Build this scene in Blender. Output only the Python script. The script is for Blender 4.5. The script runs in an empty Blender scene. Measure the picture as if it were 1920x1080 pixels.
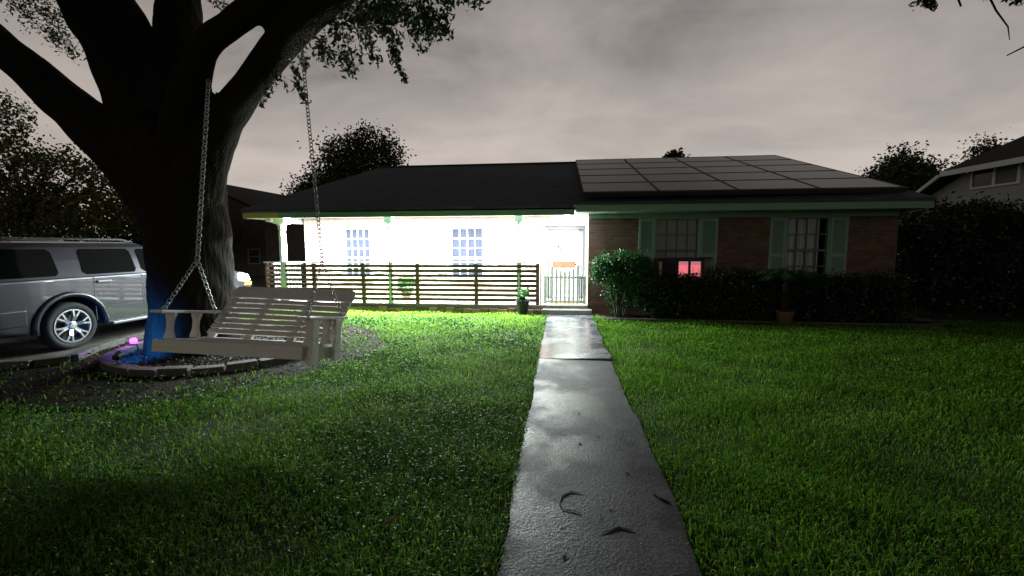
import bpy, bmesh, math, random
import numpy as np
from mathutils import Vector, Matrix
random.seed(7); rng = np.random.default_rng(7)
S = bpy.context.scene; COL = S.collection
R = math.radians

# ------------------------------------------------------------------ camera
HC = 1.6
CX, YAW, PITCH, ROLL, FPX = -0.2081, -0.1117, -0.0963, -0.0026, 810.5
FW = np.array([math.sin(YAW)*math.cos(PITCH), math.cos(YAW)*math.cos(PITCH), math.sin(PITCH)])
_r0 = np.array([math.cos(YAW), -math.sin(YAW), 0]); _u0 = np.cross(_r0, FW)
RT = _r0*math.cos(ROLL)+_u0*math.sin(ROLL); UP = -_r0*math.sin(ROLL)+_u0*math.cos(ROLL)
ORG = np.array([CX, 0, HC])
def at(x, y, Y=None, Z=None, X=None):
    """world point seen at photo pixel (x, y) on a plane"""
    d = RT*(x-960)/FPX + UP*(540-y)/FPX + FW
    if Y is not None: t = (Y-ORG[1])/d[1]
    elif Z is not None: t = (Z-ORG[2])/d[2]
    else: t = (X-ORG[0])/d[0]
    return ORG + d*t
def dep(p): return float((np.asarray(p)-ORG) @ FW)
cam = bpy.data.cameras.new('camera'); co = bpy.data.objects.new('camera', cam); COL.objects.link(co)
m = Matrix(((RT[0], UP[0], -FW[0], ORG[0]), (RT[1], UP[1], -FW[1], ORG[1]), (RT[2], UP[2], -FW[2], ORG[2]), (0, 0, 0, 1)))
co.matrix_world = m
cam.sensor_width = 36; cam.lens = FPX/1920*36; cam.clip_end = 1500; cam.clip_start = .05
S.camera = co

# ------------------------------------------------------------------ materials
def mat(name, col, rough=.6, var=0, vscale=8, bump=0, bscale=40, spec=.5, metal=0, coat=0, island=0, trans=0, rvar=0, rscale=2, emit=None, estr=0, stretch=(1, 1, 1)):
    M = bpy.data.materials.new(name); M.use_nodes = True
    n = M.node_tree.nodes; l = M.node_tree.links; b = n['Principled BSDF']
    b.inputs['Base Color'].default_value = (*col, 1); b.inputs['Roughness'].default_value = rough
    b.inputs['Specular IOR Level'].default_value = spec; b.inputs['Metallic'].default_value = metal
    b.inputs['Coat Weight'].default_value = coat
    if emit: b.inputs['Emission Color'].default_value = (*emit, 1); b.inputs['Emission Strength'].default_value = estr
    tc = n.new('ShaderNodeTexCoord'); mp = n.new('ShaderNodeMapping'); l.new(tc.outputs['Object'], mp.inputs['Vector']); mp.inputs['Scale'].default_value = stretch
    if var or island:
        hsv = n.new('ShaderNodeHueSaturation'); hsv.inputs['Color'].default_value = (*col, 1)
        ma = n.new('ShaderNodeMath'); ma.operation = 'MULTIPLY_ADD'; ma.inputs[1].default_value = 2*var; ma.inputs[2].default_value = 1-var
        nz = n.new('ShaderNodeTexNoise'); nz.inputs['Scale'].default_value = vscale; nz.inputs['Detail'].default_value = 6; nz.inputs['Roughness'].default_value = .65
        l.new(mp.outputs['Vector'], nz.inputs['Vector'])
        l.new(nz.outputs['Fac'], ma.inputs[0])
        last = ma.outputs[0]
        if island:
            g = n.new('ShaderNodeNewGeometry'); m2 = n.new('ShaderNodeMath'); m2.operation = 'MULTIPLY_ADD'
            m2.inputs[1].default_value = 2*island; m2.inputs[2].default_value = 1-island
            l.new(g.outputs['Random Per Island'], m2.inputs[0])
            m3 = n.new('ShaderNodeMath'); m3.operation = 'MULTIPLY'; l.new(last, m3.inputs[0]); l.new(m2.outputs[0], m3.inputs[1]); last = m3.outputs[0]
            m4 = n.new('ShaderNodeMath'); m4.operation = 'MULTIPLY_ADD'; m4.inputs[1].default_value = -.05; m4.inputs[2].default_value = .525
            l.new(g.outputs['Random Per Island'], m4.inputs[0]); l.new(m4.outputs[0], hsv.inputs['Hue'])
        l.new(last, hsv.inputs['Value']); l.new(hsv.outputs['Color'], b.inputs['Base Color'])
    if rvar:
        nr = n.new('ShaderNodeTexNoise'); nr.inputs['Scale'].default_value = rscale; nr.inputs['Detail'].default_value = 4; l.new(tc.outputs['Object'], nr.inputs['Vector'])
        mr = n.new('ShaderNodeMapRange'); mr.inputs[1].default_value = .35; mr.inputs[2].default_value = .65; mr.inputs[3].default_value = max(.03, rough-rvar); mr.inputs[4].default_value = min(1, rough+rvar)
        l.new(nr.outputs['Fac'], mr.inputs[0]); l.new(mr.outputs[0], b.inputs['Roughness'])
    if bump:
        nb = n.new('ShaderNodeTexNoise'); nb.inputs['Scale'].default_value = bscale; nb.inputs['Detail'].default_value = 8; l.new(mp.outputs['Vector'], nb.inputs['Vector'])
        bp = n.new('ShaderNodeBump'); bp.inputs['Strength'].default_value = bump; bp.inputs['Distance'].default_value = .02
        l.new(nb.outputs['Fac'], bp.inputs['Height']); l.new(bp.outputs['Normal'], b.inputs['Normal'])
    if trans:
        tr = n.new('ShaderNodeBsdfTranslucent'); mx = n.new('ShaderNodeMixShader'); mx.inputs[0].default_value = trans
        src = b.inputs['Base Color'].links[0].from_socket if b.inputs['Base Color'].links else None
        if src: l.new(src, tr.inputs['Color'])
        else: tr.inputs['Color'].default_value = (*col, 1)
        o = n['Material Output']; l.new(b.outputs[0], mx.inputs[1]); l.new(tr.outputs[0], mx.inputs[2]); l.new(mx.outputs[0], o.inputs['Surface'])
    return M
def brick_mat(name, c1, c2, mortar, rough=.8, bw=.21, bh=.072, ms=.010):
    M = bpy.data.materials.new(name); M.use_nodes = True; n = M.node_tree.nodes; l = M.node_tree.links; b = n['Principled BSDF']
    tc = n.new('ShaderNodeTexCoord'); sx = n.new('ShaderNodeSeparateXYZ'); l.new(tc.outputs['Object'], sx.inputs[0])
    ad = n.new('ShaderNodeMath'); ad.operation = 'ADD'; l.new(sx.outputs[0], ad.inputs[0]); l.new(sx.outputs[1], ad.inputs[1])
    cb = n.new('ShaderNodeCombineXYZ'); l.new(ad.outputs[0], cb.inputs[0]); l.new(sx.outputs[2], cb.inputs[1])
    bt = n.new('ShaderNodeTexBrick'); l.new(cb.outputs[0], bt.inputs['Vector'])
    bt.inputs['Color1'].default_value = (*c1, 1); bt.inputs['Color2'].default_value = (*c2, 1); bt.inputs['Mortar'].default_value = (*mortar, 1)
    bt.inputs['Scale'].default_value = 1; bt.inputs['Brick Width'].default_value = bw; bt.inputs['Row Height'].default_value = bh; bt.inputs['Mortar Size'].default_value = ms; bt.inputs['Bias'].default_value = 0
    nz = n.new('ShaderNodeTexNoise'); nz.inputs['Scale'].default_value = 3; nz.inputs['Detail'].default_value = 6; l.new(tc.outputs['Object'], nz.inputs['Vector'])
    hs = n.new('ShaderNodeHueSaturation'); l.new(bt.outputs['Color'], hs.inputs['Color'])
    ma = n.new('ShaderNodeMath'); ma.operation = 'MULTIPLY_ADD'; ma.inputs[1].default_value = 1.2; ma.inputs[2].default_value = .4; l.new(nz.outputs['Fac'], ma.inputs[0]); l.new(ma.outputs[0], hs.inputs['Value'])
    l.new(hs.outputs['Color'], b.inputs['Base Color']); b.inputs['Roughness'].default_value = rough
    bp = n.new('ShaderNodeBump'); bp.inputs['Strength'].default_value = .5; bp.inputs['Distance'].default_value = .01; bp.invert = True
    l.new(bt.outputs['Fac'], bp.inputs['Height']); l.new(bp.outputs['Normal'], b.inputs['Normal'])
    return M
def stripe_mat(name, col, axis, period, depth, rough=.6, var=.12, dark=.55):
    """lap siding / shingle courses: a saw tooth along one axis as bump and as a thin darker lap line"""
    M = mat(name, col, rough, var=var, vscale=5); n = M.node_tree.nodes; l = M.node_tree.links; b = n['Principled BSDF']
    tc = n.new('ShaderNodeTexCoord'); sx = n.new('ShaderNodeSeparateXYZ'); l.new(tc.outputs['Object'], sx.inputs[0])
    d = n.new('ShaderNodeMath'); d.operation = 'DIVIDE'; d.inputs[1].default_value = period; l.new(sx.outputs[axis], d.inputs[0])
    f = n.new('ShaderNodeMath'); f.operation = 'FRACT'; l.new(d.outputs[0], f.inputs[0])
    bp = n.new('ShaderNodeBump'); bp.inputs['Strength'].default_value = 1; bp.inputs['Distance'].default_value = depth; l.new(f.outputs[0], bp.inputs['Height']); l.new(bp.outputs['Normal'], b.inputs['Normal'])
    return M
def shingle_mat(name, c1, c2):
    M = brick_mat(name, c1, c2, tuple(.5*x for x in c1), .9, .3, .13, .006)
    n = M.node_tree.nodes; l = M.node_tree.links
    sx = [q for q in n if q.bl_idname == 'ShaderNodeSeparateXYZ'][0]; cb = [q for q in n if q.bl_idname == 'ShaderNodeCombineXYZ'][0]
    l.new(sx.outputs[0], cb.inputs[0]); l.new(sx.outputs[1], cb.inputs[1])
    return M

M = {}
M['bark'] = mat('bark', (.019, .016, .0135), .9, spec=.12, var=.7, vscale=6, bump=1, bscale=13, stretch=(3, 3, .7))
M['oak_leaf'] = mat('oak_leaf', (.055, .10, .03), .45, var=.3, vscale=3, island=.45, trans=.25)
M['far_leaf'] = mat('far_leaf', (.05, .075, .028), .6, var=.4, vscale=1, island=.5, trans=.2)
M['lit_leaf'] = mat('olive_lit_leaf', (.12, .12, .028), .6, var=.6, vscale=.9, island=.5, trans=.2)  # dark green foliage toned olive to look lit by yellow light
M['hedge_leaf'] = mat('hedge_leaf', (.012, .03, .009), .45, var=.35, vscale=3, island=.5, trans=.15)
M['shrub_leaf'] = mat('shrub_leaf', (.03, .115, .026), .35, var=.3, vscale=4, island=.5, trans=.25)
M['grass'] = mat('grass', (.138, .325, .030), .6, var=.5, vscale=1.1, island=.5, trans=.4, spec=.06)
M['weed'] = mat('weed', (.05, .15, .03), .55, spec=.09, var=.4, vscale=1.7, island=.5, trans=.15)
M['lawn'] = mat('lawn', (.022, .034, .008), .95, var=.5, vscale=2.5, bump=.6, bscale=25)
M['soil'] = mat('soil', (.017, .0125, .010), .9, spec=.08, var=.5, vscale=6, bump=1, bscale=30)
M['chips'] = mat('chips', (.032, .02, .015), .7, var=.3, vscale=6, island=.6)
M['edging'] = mat('edging', (.075, .066, .056), .8, var=.4, vscale=5, bump=.5, bscale=30)
M['drive'] = mat('drive', (.09, .085, .08), .6, var=.35, vscale=1.5, bump=.3, bscale=60, rvar=.25)
M['mint'] = mat('mint', (.21, .32, .255), .5, var=.08, vscale=4)
M['mint_dk'] = mat('mint_panel', (.18, .285, .225), .5, var=.1, vscale=6)
M['mint_lit'] = mat('lit_mint', (.74, .88, .81), .5)  # trim mint paled for the columns, so they read as lit in front
M['gate_white'] = mat('gate_white', (.86, .88, .85), .5)
M['white'] = mat('white_paint', (.72, .76, .73), .5, var=.06, vscale=5)
M['yellow'] = mat('yellow_lit_paint', (.55, .47, .09), .6, var=.25, vscale=5)  # fascia end coloured yellow as if a yellow lamp shone on it
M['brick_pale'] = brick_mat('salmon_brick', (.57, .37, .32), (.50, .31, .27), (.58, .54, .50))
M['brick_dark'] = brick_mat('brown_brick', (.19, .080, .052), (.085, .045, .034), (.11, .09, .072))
M['brick_nb'] = brick_mat('dull_brick', (.10, .068, .048), (.075, .052, .04), (.10, .085, .07))
M['stone'] = mat('border_brick', (.26, .17, .14), .6, var=.3, vscale=9, island=.5, bump=.3)
M['shingle'] = shingle_mat('shingle', (.065, .078, .096), (.05, .06, .074))
M['shingle_nb'] = shingle_mat('shingle_dark', (.014, .013, .013), (.010, .010, .010))
M['panel'] = mat('pv_glass', (.012, .012, .013), .22, spec=.05, var=.1, vscale=2)
M['panel_frame'] = mat('pv_frame', (.03, .03, .031), .5)
M['slat'] = mat('dark_stained_wood', (.14, .085, .065), .65, var=.35, vscale=6, stretch=(1, 8, 8))
M['concrete'] = mat('slab_concrete', (.30, .29, .27), .7, var=.2, vscale=3, bump=.2)
M['mat_coir'] = mat('coir', (.55, .30, .11), .95, var=.2, vscale=30, bump=.4, bscale=200)
M['glass'] = mat('window_glass', (.030, .033, .052), .10, spec=.4, var=.55, vscale=5, stretch=(2, 2, .5))
M['curtain'] = mat('curtain', (.17, .175, .205), .8, var=.3, vscale=3, stretch=(9, 9, .3))
M['blind'] = mat('window_blind', (.42, .40, .36), .7, var=.2, vscale=4)
M['blind_w'] = mat('pale_curtain', (.55, .57, .58), .8, var=.45, vscale=3, stretch=(7, 7, .3))
M['coral'] = mat('coral_paint', (.42, .06, .03), .6, var=.15, vscale=6)
M['dark_metal'] = mat('dark_metal', (.02, .02, .02), .4, metal=.6)
M['door_grey'] = mat('door_grey', (.09, .095, .11), .5)
M['muntin_grey'] = mat('muntin_grey', (.13, .135, .135), .6)
M['grey'] = mat('grey_paint', (.25, .26, .29), .5)
M['bench'] = mat('cream_painted_wood', (.82, .785, .75), .5, var=.2, vscale=5, bump=.25, bscale=30, stretch=(1, 8, 8))
M['chain'] = mat('galvanised', (.42, .44, .45), .35, metal=.9, var=.15)
M['silver'] = mat('silver_paint', (.046, .046, .058), .34, metal=.6, coat=.6, var=.05, vscale=2)
M['trim'] = mat('car_trim', (.16, .16, .165), .4, metal=.4, coat=.3)
M['car_glass'] = mat('tinted_glass', (.003, .004, .004), .06, spec=.25)
M['tyre'] = mat('rubber', (.010, .010, .010), .8, var=.2)
M['rim'] = mat('alloy', (.6, .6, .62), .28, metal=.85)
M['black'] = mat('black_plastic', (.008, .008, .008), .5)
M['lens'] = mat('headlight_lens', (.85, .85, .86), .15)
M['amber'] = mat('amber_lens', (.75, .28, .05), .2)
M['red_lens'] = mat('red_lens', (.25, .01, .01), .2)
M['pot'] = mat('dark_pot', (.015, .016, .014), .6, var=.3)
M['terra'] = mat('terracotta', (.12, .065, .035), .8, var=.3, vscale=8)
M['wood_dk'] = mat('dark_wood', (.035, .024, .018), .6, var=.3, vscale=10)
M['cream'] = mat('cream_board', (.5, .42, .25), .7)
M['pink_glow'] = mat('pink_lit_pane', (.5, .15, .17), .4, emit=(1, .21, .25), estr=.85)
M['pink_pale'] = mat('pale_pink_pane', (.5, .3, .35), .4, emit=(.8, .32, .48), estr=.5)
M['lamp'] = mat('lit_lens', (.9, .9, .9), .4, emit=(.92, 1, .98), estr=30)
M['magenta'] = mat('magenta_lens', (.9, .4, .9), .4, emit=(1, .10, .95), estr=2.6)
M['blue'] = mat('blue_lens', (.2, .4, .9), .4, emit=(.05, .35, 1), estr=6)
M['siding'] = stripe_mat('lap_siding', (.40, .42, .40), 2, .18, .012)
M['siding_br'] = stripe_mat('brown_siding', (.075, .055, .042), 2, .2, .012)
M['debris'] = mat('wet_debris', (.02, .014, .010), .5, var=.4, vscale=20)
M['stem'] = mat('stem_bark', (.055, .045, .033), .8, var=.3, vscale=10)

# ------------------------------------------------------------------ mesh builder
class MB:
    def __init__(s): s.v = []; s.f = []
    def add(s, v, f):
        k = len(s.v); s.v += [tuple(map(float, p)) for p in v]; s.f += [tuple(k+i for i in q) for q in f]; return s
    def box(s, x0, x1, y0, y1, z0, z1):
        return s.add([(x0, y0, z0), (x1, y0, z0), (x1, y1, z0), (x0, y1, z0), (x0, y0, z1), (x1, y0, z1), (x1, y1, z1), (x0, y1, z1)],
                     [(0, 3, 2, 1), (4, 5, 6, 7), (0, 1, 5, 4), (1, 2, 6, 5), (2, 3, 7, 6), (3, 0, 4, 7)])
    def bar(s, a, b, w, h, up=(0, 0, 1)):
        a = np.array(a, float); b = np.array(b, float); d = (b-a)/np.linalg.norm(b-a); up = np.array(up, float)
        x = np.cross(d, up); x /= np.linalg.norm(x); z = np.cross(x, d)
        v = [p+x*i*w/2+z*j*h/2 for p in (a, b) for i, j in ((-1, -1), (1, -1), (1, 1), (-1, 1))]
        return s.add(v, [(0, 1, 2, 3), (4, 7, 6, 5), (0, 4, 5, 1), (1, 5, 6, 2), (2, 6, 7, 3), (3, 7, 4, 0)])
    def tube(s, pts, rad, n=10, caps=True):
        pts = [np.array(p, float) for p in pts]
        if not hasattr(rad, '__len__'): rad = [rad]*len(pts)
        k = len(s.v); prev = None; vs = []; fs = []
        for i, p in enumerate(pts):
            d = pts[min(i+1, len(pts)-1)]-pts[max(i-1, 0)]; d = d/(np.linalg.norm(d)+1e-9)
            if prev is None:
                ref = np.array([0, 0, 1.]) if abs(d[2]) < .9 else np.array([1., 0, 0]); x = np.cross(d, ref)
            else: x = prev-d*(prev@d)
            x /= np.linalg.norm(x); prev = x; y = np.cross(d, x)
            for j in range(n):
                a = 2*math.pi*j/n; vs.append(p+(x*math.cos(a)+y*math.sin(a))*rad[i])
        for i in range(len(pts)-1):
            for j in range(n): fs.append((i*n+j, i*n+(j+1) % n, (i+1)*n+(j+1) % n, (i+1)*n+j))
        if caps: fs.append(tuple(range(n))[::-1]); fs.append(tuple((len(pts)-1)*n+j for j in range(n)))
        return s.add(vs, fs)
    def cyl(s, a, b, r0, r1=None, n=16): return s.tube([a, b], [r0, r0 if r1 is None else r1], n)
    def lathe(s, prof, c=(0, 0, 0), n=20, axis=2):
        vs = []; fs = []
        for r, z in prof:
            for j in range(n):
                a = 2*math.pi*j/n; q = [r*math.cos(a), r*math.sin(a), z]
                if axis == 0: q = [z, r*math.cos(a), r*math.sin(a)]
                vs.append((c[0]+q[0], c[1]+q[1], c[2]+q[2]))
        for i in range(len(prof)-1):
            for j in range(n): fs.append((i*n+j, i*n+(j+1) % n, (i+1)*n+(j+1) % n, (i+1)*n+j))
        return s.add(vs, fs)
    def prism(s, poly, axis, a, b):
        def P(u, w, t): return {0: (t, u, w), 1: (u, t, w), 2: (u, w, t)}[axis]
        n = len(poly); v = [P(u, w, a) for u, w in poly]+[P(u, w, b) for u, w in poly]
        return s.add(v, [tuple(range(n))[::-1], tuple(range(n, 2*n))]+[(i, (i+1) % n, n+(i+1) % n, n+i) for i in range(n)])
    def ring(s, c, ra, rb, n=12, k=6, ax=None):
        """torus-like chain link; c centre, ax=(long, side) axes"""
        lo, sd = [np.array(q, float) for q in ax]; nn = np.cross(lo, sd); vs = []; fs = []
        for i in range(n):
            a = 2*math.pi*i/n; cp = lo*math.cos(a)*ra[0]+sd*math.sin(a)*ra[1]; o = cp/np.linalg.norm(cp)
            for j in range(k):
                b = 2*math.pi*j/k; vs.append(np.array(c)+cp+o*math.cos(b)*rb+nn*math.sin(b)*rb)
        for i in range(n):
            for j in range(k): fs.append((i*k+j, ((i+1) % n)*k+j, ((i+1) % n)*k+(j+1) % k, i*k+(j+1) % k))
        return s.add(vs, fs)
    def build(s, name, m, parent=None, bevel=0, smooth=False, world=True, seg=2):
        me = bpy.data.meshes.new(name)
        off = np.array(parent.matrix_world.translation if False else parent.get('_w', (0, 0, 0))) if (parent is not None and world) else np.zeros(3)
        me.from_pydata([tuple(np.array(p)-off) for p in s.v], [], s.f)
        bm = bmesh.new(); bm.from_mesh(me); bmesh.ops.recalc_face_normals(bm, faces=bm.faces)
        if bevel: bmesh.ops.bevel(bm, geom=[e for e in bm.edges if e.is_manifold and e.calc_face_angle(0) > .5], offset=bevel, segments=seg, affect='EDGES', profile=.6, clamp_overlap=True)
        bm.to_mesh(me); bm.free()
        if smooth:
            for p in me.polygons: p.use_smooth = True
        me.materials.append(M[m] if isinstance(m, str) else m)
        o = bpy.data.objects.new(name, me); COL.objects.link(o)
        if parent is not None: o.parent = parent
        return o
def tag(o, label=None, cat=None, group=None, kind=None):
    if label: o['label'] = label
    if cat: o['category'] = cat
    if group: o['group'] = group
    if kind: o['kind'] = kind
    return o
WPOS = {}
def thing(name, loc, label, cat, group=None, rot=(0, 0, 0)):
    o = bpy.data.objects.new(name, None); COL.objects.link(o); o.location = loc; o.rotation_euler = rot; o.empty_display_size = .2
    o['_w'] = tuple(float(q) for q in loc)
    return tag(o, label, cat, group)
def single(o, origin):
    """move a one-mesh thing's origin to its base"""
    d = Vector([float(q) for q in origin]); o.data.transform(Matrix.Translation(-d)); o.location = d; return o
def np_mesh(name, V, F, m, parent=None, smooth=False):
    """V (n,3) float, F (k,q) int"""
    me = bpy.data.meshes.new(name); n = len(V); k, q = F.shape
    if parent is not None: V = V-np.array(parent['_w'])
    me.vertices.add(n); me.vertices.foreach_set('co', np.ascontiguousarray(V, np.float32).ravel())
    me.loops.add(k*q); me.loops.foreach_set('vertex_index', np.ascontiguousarray(F, np.int32).ravel())
    me.polygons.add(k); me.polygons.foreach_set('loop_start', np.arange(0, k*q, q, dtype=np.int32)); me.polygons.foreach_set('loop_total', np.full(k, q, np.int32))
    me.update(calc_edges=True); me.validate()
    me.materials.append(M[m]); o = bpy.data.objects.new(name, me); COL.objects.link(o)
    if parent is not None: o.parent = parent
    return o
def leaves(C, L, W, droop=.0, flat=0.):
    """leaf quads (folded rhombus as two tris -> one quad) at centres C; returns V, F"""
    n = len(C); L = np.broadcast_to(L, n)[:, None]; W = np.broadcast_to(W, n)[:, None]
    d = rng.normal(size=(n, 3)); d[:, 2] = d[:, 2]*(1-flat)-droop; d /= np.linalg.norm(d, axis=1)[:, None]
    r = rng.normal(size=(n, 3)); r[:, 2] *= (1-flat*.7); s = np.cross(d, r); s /= np.linalg.norm(s, axis=1)[:, None]
    if flat:   # lay the blade near the horizontal
        s[:, 2] *= (1-flat); s /= np.linalg.norm(s, axis=1)[:, None]
    nn = np.cross(d, s)
    V = np.stack([C-d*L*.5, C+s*W*.5+d*L*.05+nn*W*.15, C+d*L*.5, C-s*W*.5+d*L*.05+nn*W*.15], 1).reshape(-1, 3)
    F = np.arange(4*n).reshape(n, 4); return V, F
def cloud(blobs, n, clump=.25, per=18):
    """leaf centres: clumps of `per` leaves round points spread through ellipsoids (cx,cy,cz,rx,ry,rz)"""
    B = np.array(blobs, float); vol = B[:, 3]*B[:, 4]*B[:, 5]; p = vol**.8; p = p/p.sum(); k = max(1, n//per)
    idx = rng.choice(len(B), k, p=p); u = rng.normal(size=(k, 3)); u /= np.linalg.norm(u, axis=1)[:, None]
    rad = rng.random(k)**(1/3.)*(.9+.25*rng.random(k)); c = B[idx, :3]+u*rad[:, None]*B[idx, 3:]
    sz = clump*(.5+rng.random(k))
    C = np.repeat(c, per, 0)+rng.normal(size=(k*per, 3))*np.repeat(sz, per)[:, None]*.55
    return C
def spray(a, b, n, wid, sag=0.):
    t = rng.random(n)[:, None]; P = np.array(a)*(1-t)+np.array(b)*t; P[:, 2] -= (sag*t*t)[:, 0]
    return P+rng.normal(size=(n, 3))*wid*(1-.5*t)

# ------------------------------------------------------------------ world, dim ambient key
W = bpy.data.worlds.new('World'); S.world = W; W.use_nodes = True
n = W.node_tree.nodes; l = W.node_tree.links; bg = n['Background']
tc = n.new('ShaderNodeTexCoord'); sx = n.new('ShaderNodeSeparateXYZ'); l.new(tc.outputs['Generated'], sx.inputs[0])
def math_(op, a, b=None, c=None):
    q = n.new('ShaderNodeMath'); q.operation = op
    for i, t in enumerate((a, b, c)):
        if t is None: continue
        if isinstance(t, (int, float)): q.inputs[i].default_value = t
        else: l.new(t, q.inputs[i])
    return q.outputs[0]
zz = math_('ADD', math_('MAXIMUM', sx.outputs[2], 0.0), .22)
cb = n.new('ShaderNodeCombineXYZ'); l.new(math_('DIVIDE', sx.outputs[0], zz), cb.inputs[0]); l.new(math_('DIVIDE', sx.outputs[1], zz), cb.inputs[1])
mp = n.new('ShaderNodeMapping'); mp.inputs['Location'].default_value = (2.3, .7, 0); mp.inputs['Scale'].default_value = (.8, 1.0, 1); l.new(cb.outputs[0], mp.inputs[0])
nz = n.new('ShaderNodeTexNoise'); nz.inputs['Scale'].default_value = 1.6; nz.inputs['Detail'].default_value = 8; nz.inputs['Roughness'].default_value = .56; nz.inputs['Distortion'].default_value = .35; l.new(mp.outputs[0], nz.inputs['Vector'])
cloudf = math_('MULTIPLY_ADD', nz.outputs['Fac'], 1.35, -.17)
glow = math_('POWER', math_('SUBTRACT', 1.0, math_('MAXIMUM', sx.outputs[2], 0.0)), 2.2)
val = math_('ADD', math_('MULTIPLY', cloudf, .34), math_('MULTIPLY', glow, .47))
rp = n.new('ShaderNodeValToRGB'); l.new(val, rp.inputs[0])
cr_ = rp.color_ramp; cr_.elements[0].position = .10; cr_.elements[0].color = (.085, .08, .074, 1)
cr_.elements[1].position = .52; cr_.elements[1].color = (.57, .50, .45, 1)
for ps, cl in ((.21, (.145, .135, .124, 1)), (.33, (.34, .30, .275, 1))): e = cr_.elements.new(ps); e.color = cl
sky = n.new('ShaderNodeTexSky'); sky.sky_type = 'NISHITA'; sky.sun_disc = False; sky.sun_elevation = R(25); sky.sun_rotation = R(195)
mxs = n.new('ShaderNodeMixRGB'); mxs.blend_type = 'ADD'; mxs.inputs[0].default_value = .004; l.new(rp.outputs[0], mxs.inputs[1]); l.new(sky.outputs[0], mxs.inputs[2])
mrf = n.new('ShaderNodeMapRange'); mrf.inputs[1].default_value = .0; mrf.inputs[2].default_value = .72; mrf.inputs[3].default_value = .16; mrf.inputs[4].default_value = 1.0; l.new(sx.outputs[1], mrf.inputs[0])
mxm = n.new('ShaderNodeMixRGB'); mxm.blend_type = 'MULTIPLY'; mxm.inputs[0].default_value = 1; l.new(mxs.outputs[0], mxm.inputs[1]); l.new(mrf.outputs[0], mxm.inputs[2])
l.new(mxm.outputs[0], bg.inputs['Color']); bg.inputs['Strength'].default_value = 1.0
sl = bpy.data.lights.new('street_glow', 'SUN'); sl.energy = .17; sl.angle = R(25); sl.color = (1, .91, .82); so = bpy.data.objects.new('street_glow', sl); COL.objects.link(so)  # dim fill added for the swing, standing in for an unseen street lamp
so.rotation_euler = Vector((.25, 1, -.22)).to_track_quat('-Z', 'Y').to_euler()

# ------------------------------------------------------------------ ground, path, driveway, beds
mb = MB(); mb.add([(-400, -60, -.02), (400, -60, -.02), (400, 500, -.02), (-400, 500, -.02)], [(0, 1, 2, 3)])
tag(mb.build('ground', 'lawn'), kind='structure')
PW = .50
def wet_concrete(name, base, rough, rv, bump):
    m_ = mat(name, base, rough, bump=bump, bscale=75, spec=.34); n = m_.node_tree.nodes; l = m_.node_tree.links; b = n['Principled BSDF']
    tc = n.new('ShaderNodeTexCoord')
    def nzz(sc, det, rg=.6):
        q = n.new('ShaderNodeTexNoise'); q.inputs['Scale'].default_value = sc; q.inputs['Detail'].default_value = det; q.inputs['Roughness'].default_value = rg; l.new(tc.outputs['Object'], q.inputs['Vector']); return q.outputs['Fac']
    def mrr(src, a, b_, c, d):
        q = n.new('ShaderNodeMapRange'); q.interpolation_type = 'SMOOTHSTEP'
        for k, v_ in zip((1, 2, 3, 4), (a, b_, c, d)): q.inputs[k].default_value = v_
        l.new(src, q.inputs[0]); return q.outputs[0]
    def mul(a, c):
        q = n.new('ShaderNodeMath'); q.operation = 'MULTIPLY'; l.new(a, q.inputs[0]); l.new(c, q.inputs[1]); return q.outputs[0]
    big = nzz(1.3, 5); mid = nzz(7, 6); fine = nzz(85, 3)
    v_ = mul(mul(mrr(big, .38, .62, .62, 1.3), mrr(mid, .3, .7, .72, 1.25)), mrr(fine, .36, .66, .35, 1.9))
    h = n.new('ShaderNodeHueSaturation'); h.inputs['Color'].default_value = (*base, 1); l.new(v_, h.inputs['Value']); l.new(h.outputs['Color'], b.inputs['Base Color'])
    l.new(mrr(big, .40, .60, rough-rv, rough+rv), b.inputs['Roughness'])
    return m_
M['path'] = wet_concrete('wet_concrete', (.031, .030, .0315), .50, .14, .26)
M['path_wet'] = wet_concrete('very_wet_concrete', (.12, .124, .136), .20, .09, .10)
from math import sin, cos, pi
def slab(y0, y1, tilt, m, seed):
    r = np.random.default_rng(seed); mb = MB(); ny = max(3, int((y1-y0)/.07)); L_ = []; R_ = []
    for i in range(ny+1):
        y = y0+(y1-y0)*i/ny; L_.append((-PW+.012*sin(y*2.3+seed)+.01*sin(y*6.1)+r.normal()*.005, y)); R_.append((PW+.012*sin(y*1.9+2*seed)+.01*sin(y*5.3)+r.normal()*.005, y))
    vs = []; fs = []
    for (lx, y), (rx, _) in zip(L_, R_): vs += [(lx, y, .02), (rx, y, .02+tilt), (rx, y, -.08), (lx, y, -.08)]
    for i in range(ny):
        a = 4*i; b = a+4; fs += [(a, b, b+1, a+1), (a+1, b+1, b+2, a+2), (a+3, a, b, b+3)] if False else [(a, a+1, b+1, b), (a+1, a+2, b+2, b+1), (a+3, a, b, b+3)]
    fs += [(0, 3, 2, 1), (4*ny, 4*ny+1, 4*ny+2, 4*ny+3)]
    mb.add(vs, fs); return mb
yj = [at(1075, q, Z=0.02)[1] for q in (606, 674)]
tag(slab(yj[0]+.012, 9.95, 0, 'path', 1).build('path', 'path_wet'), kind='structure')
tag(slab(yj[1]+.006, yj[0]-.012, .03, 'path', 2).build('path', 'path_wet'), kind='structure')
tag(slab(-3, yj[1]-.003, 0, 'path', 4).build('path', 'path'), kind='structure')
mb = MB(); mb.box(-14, -7.62, -20, 13.5, -.1, .012); tag(mb.build('driveway', 'drive'), kind='structure')

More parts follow.
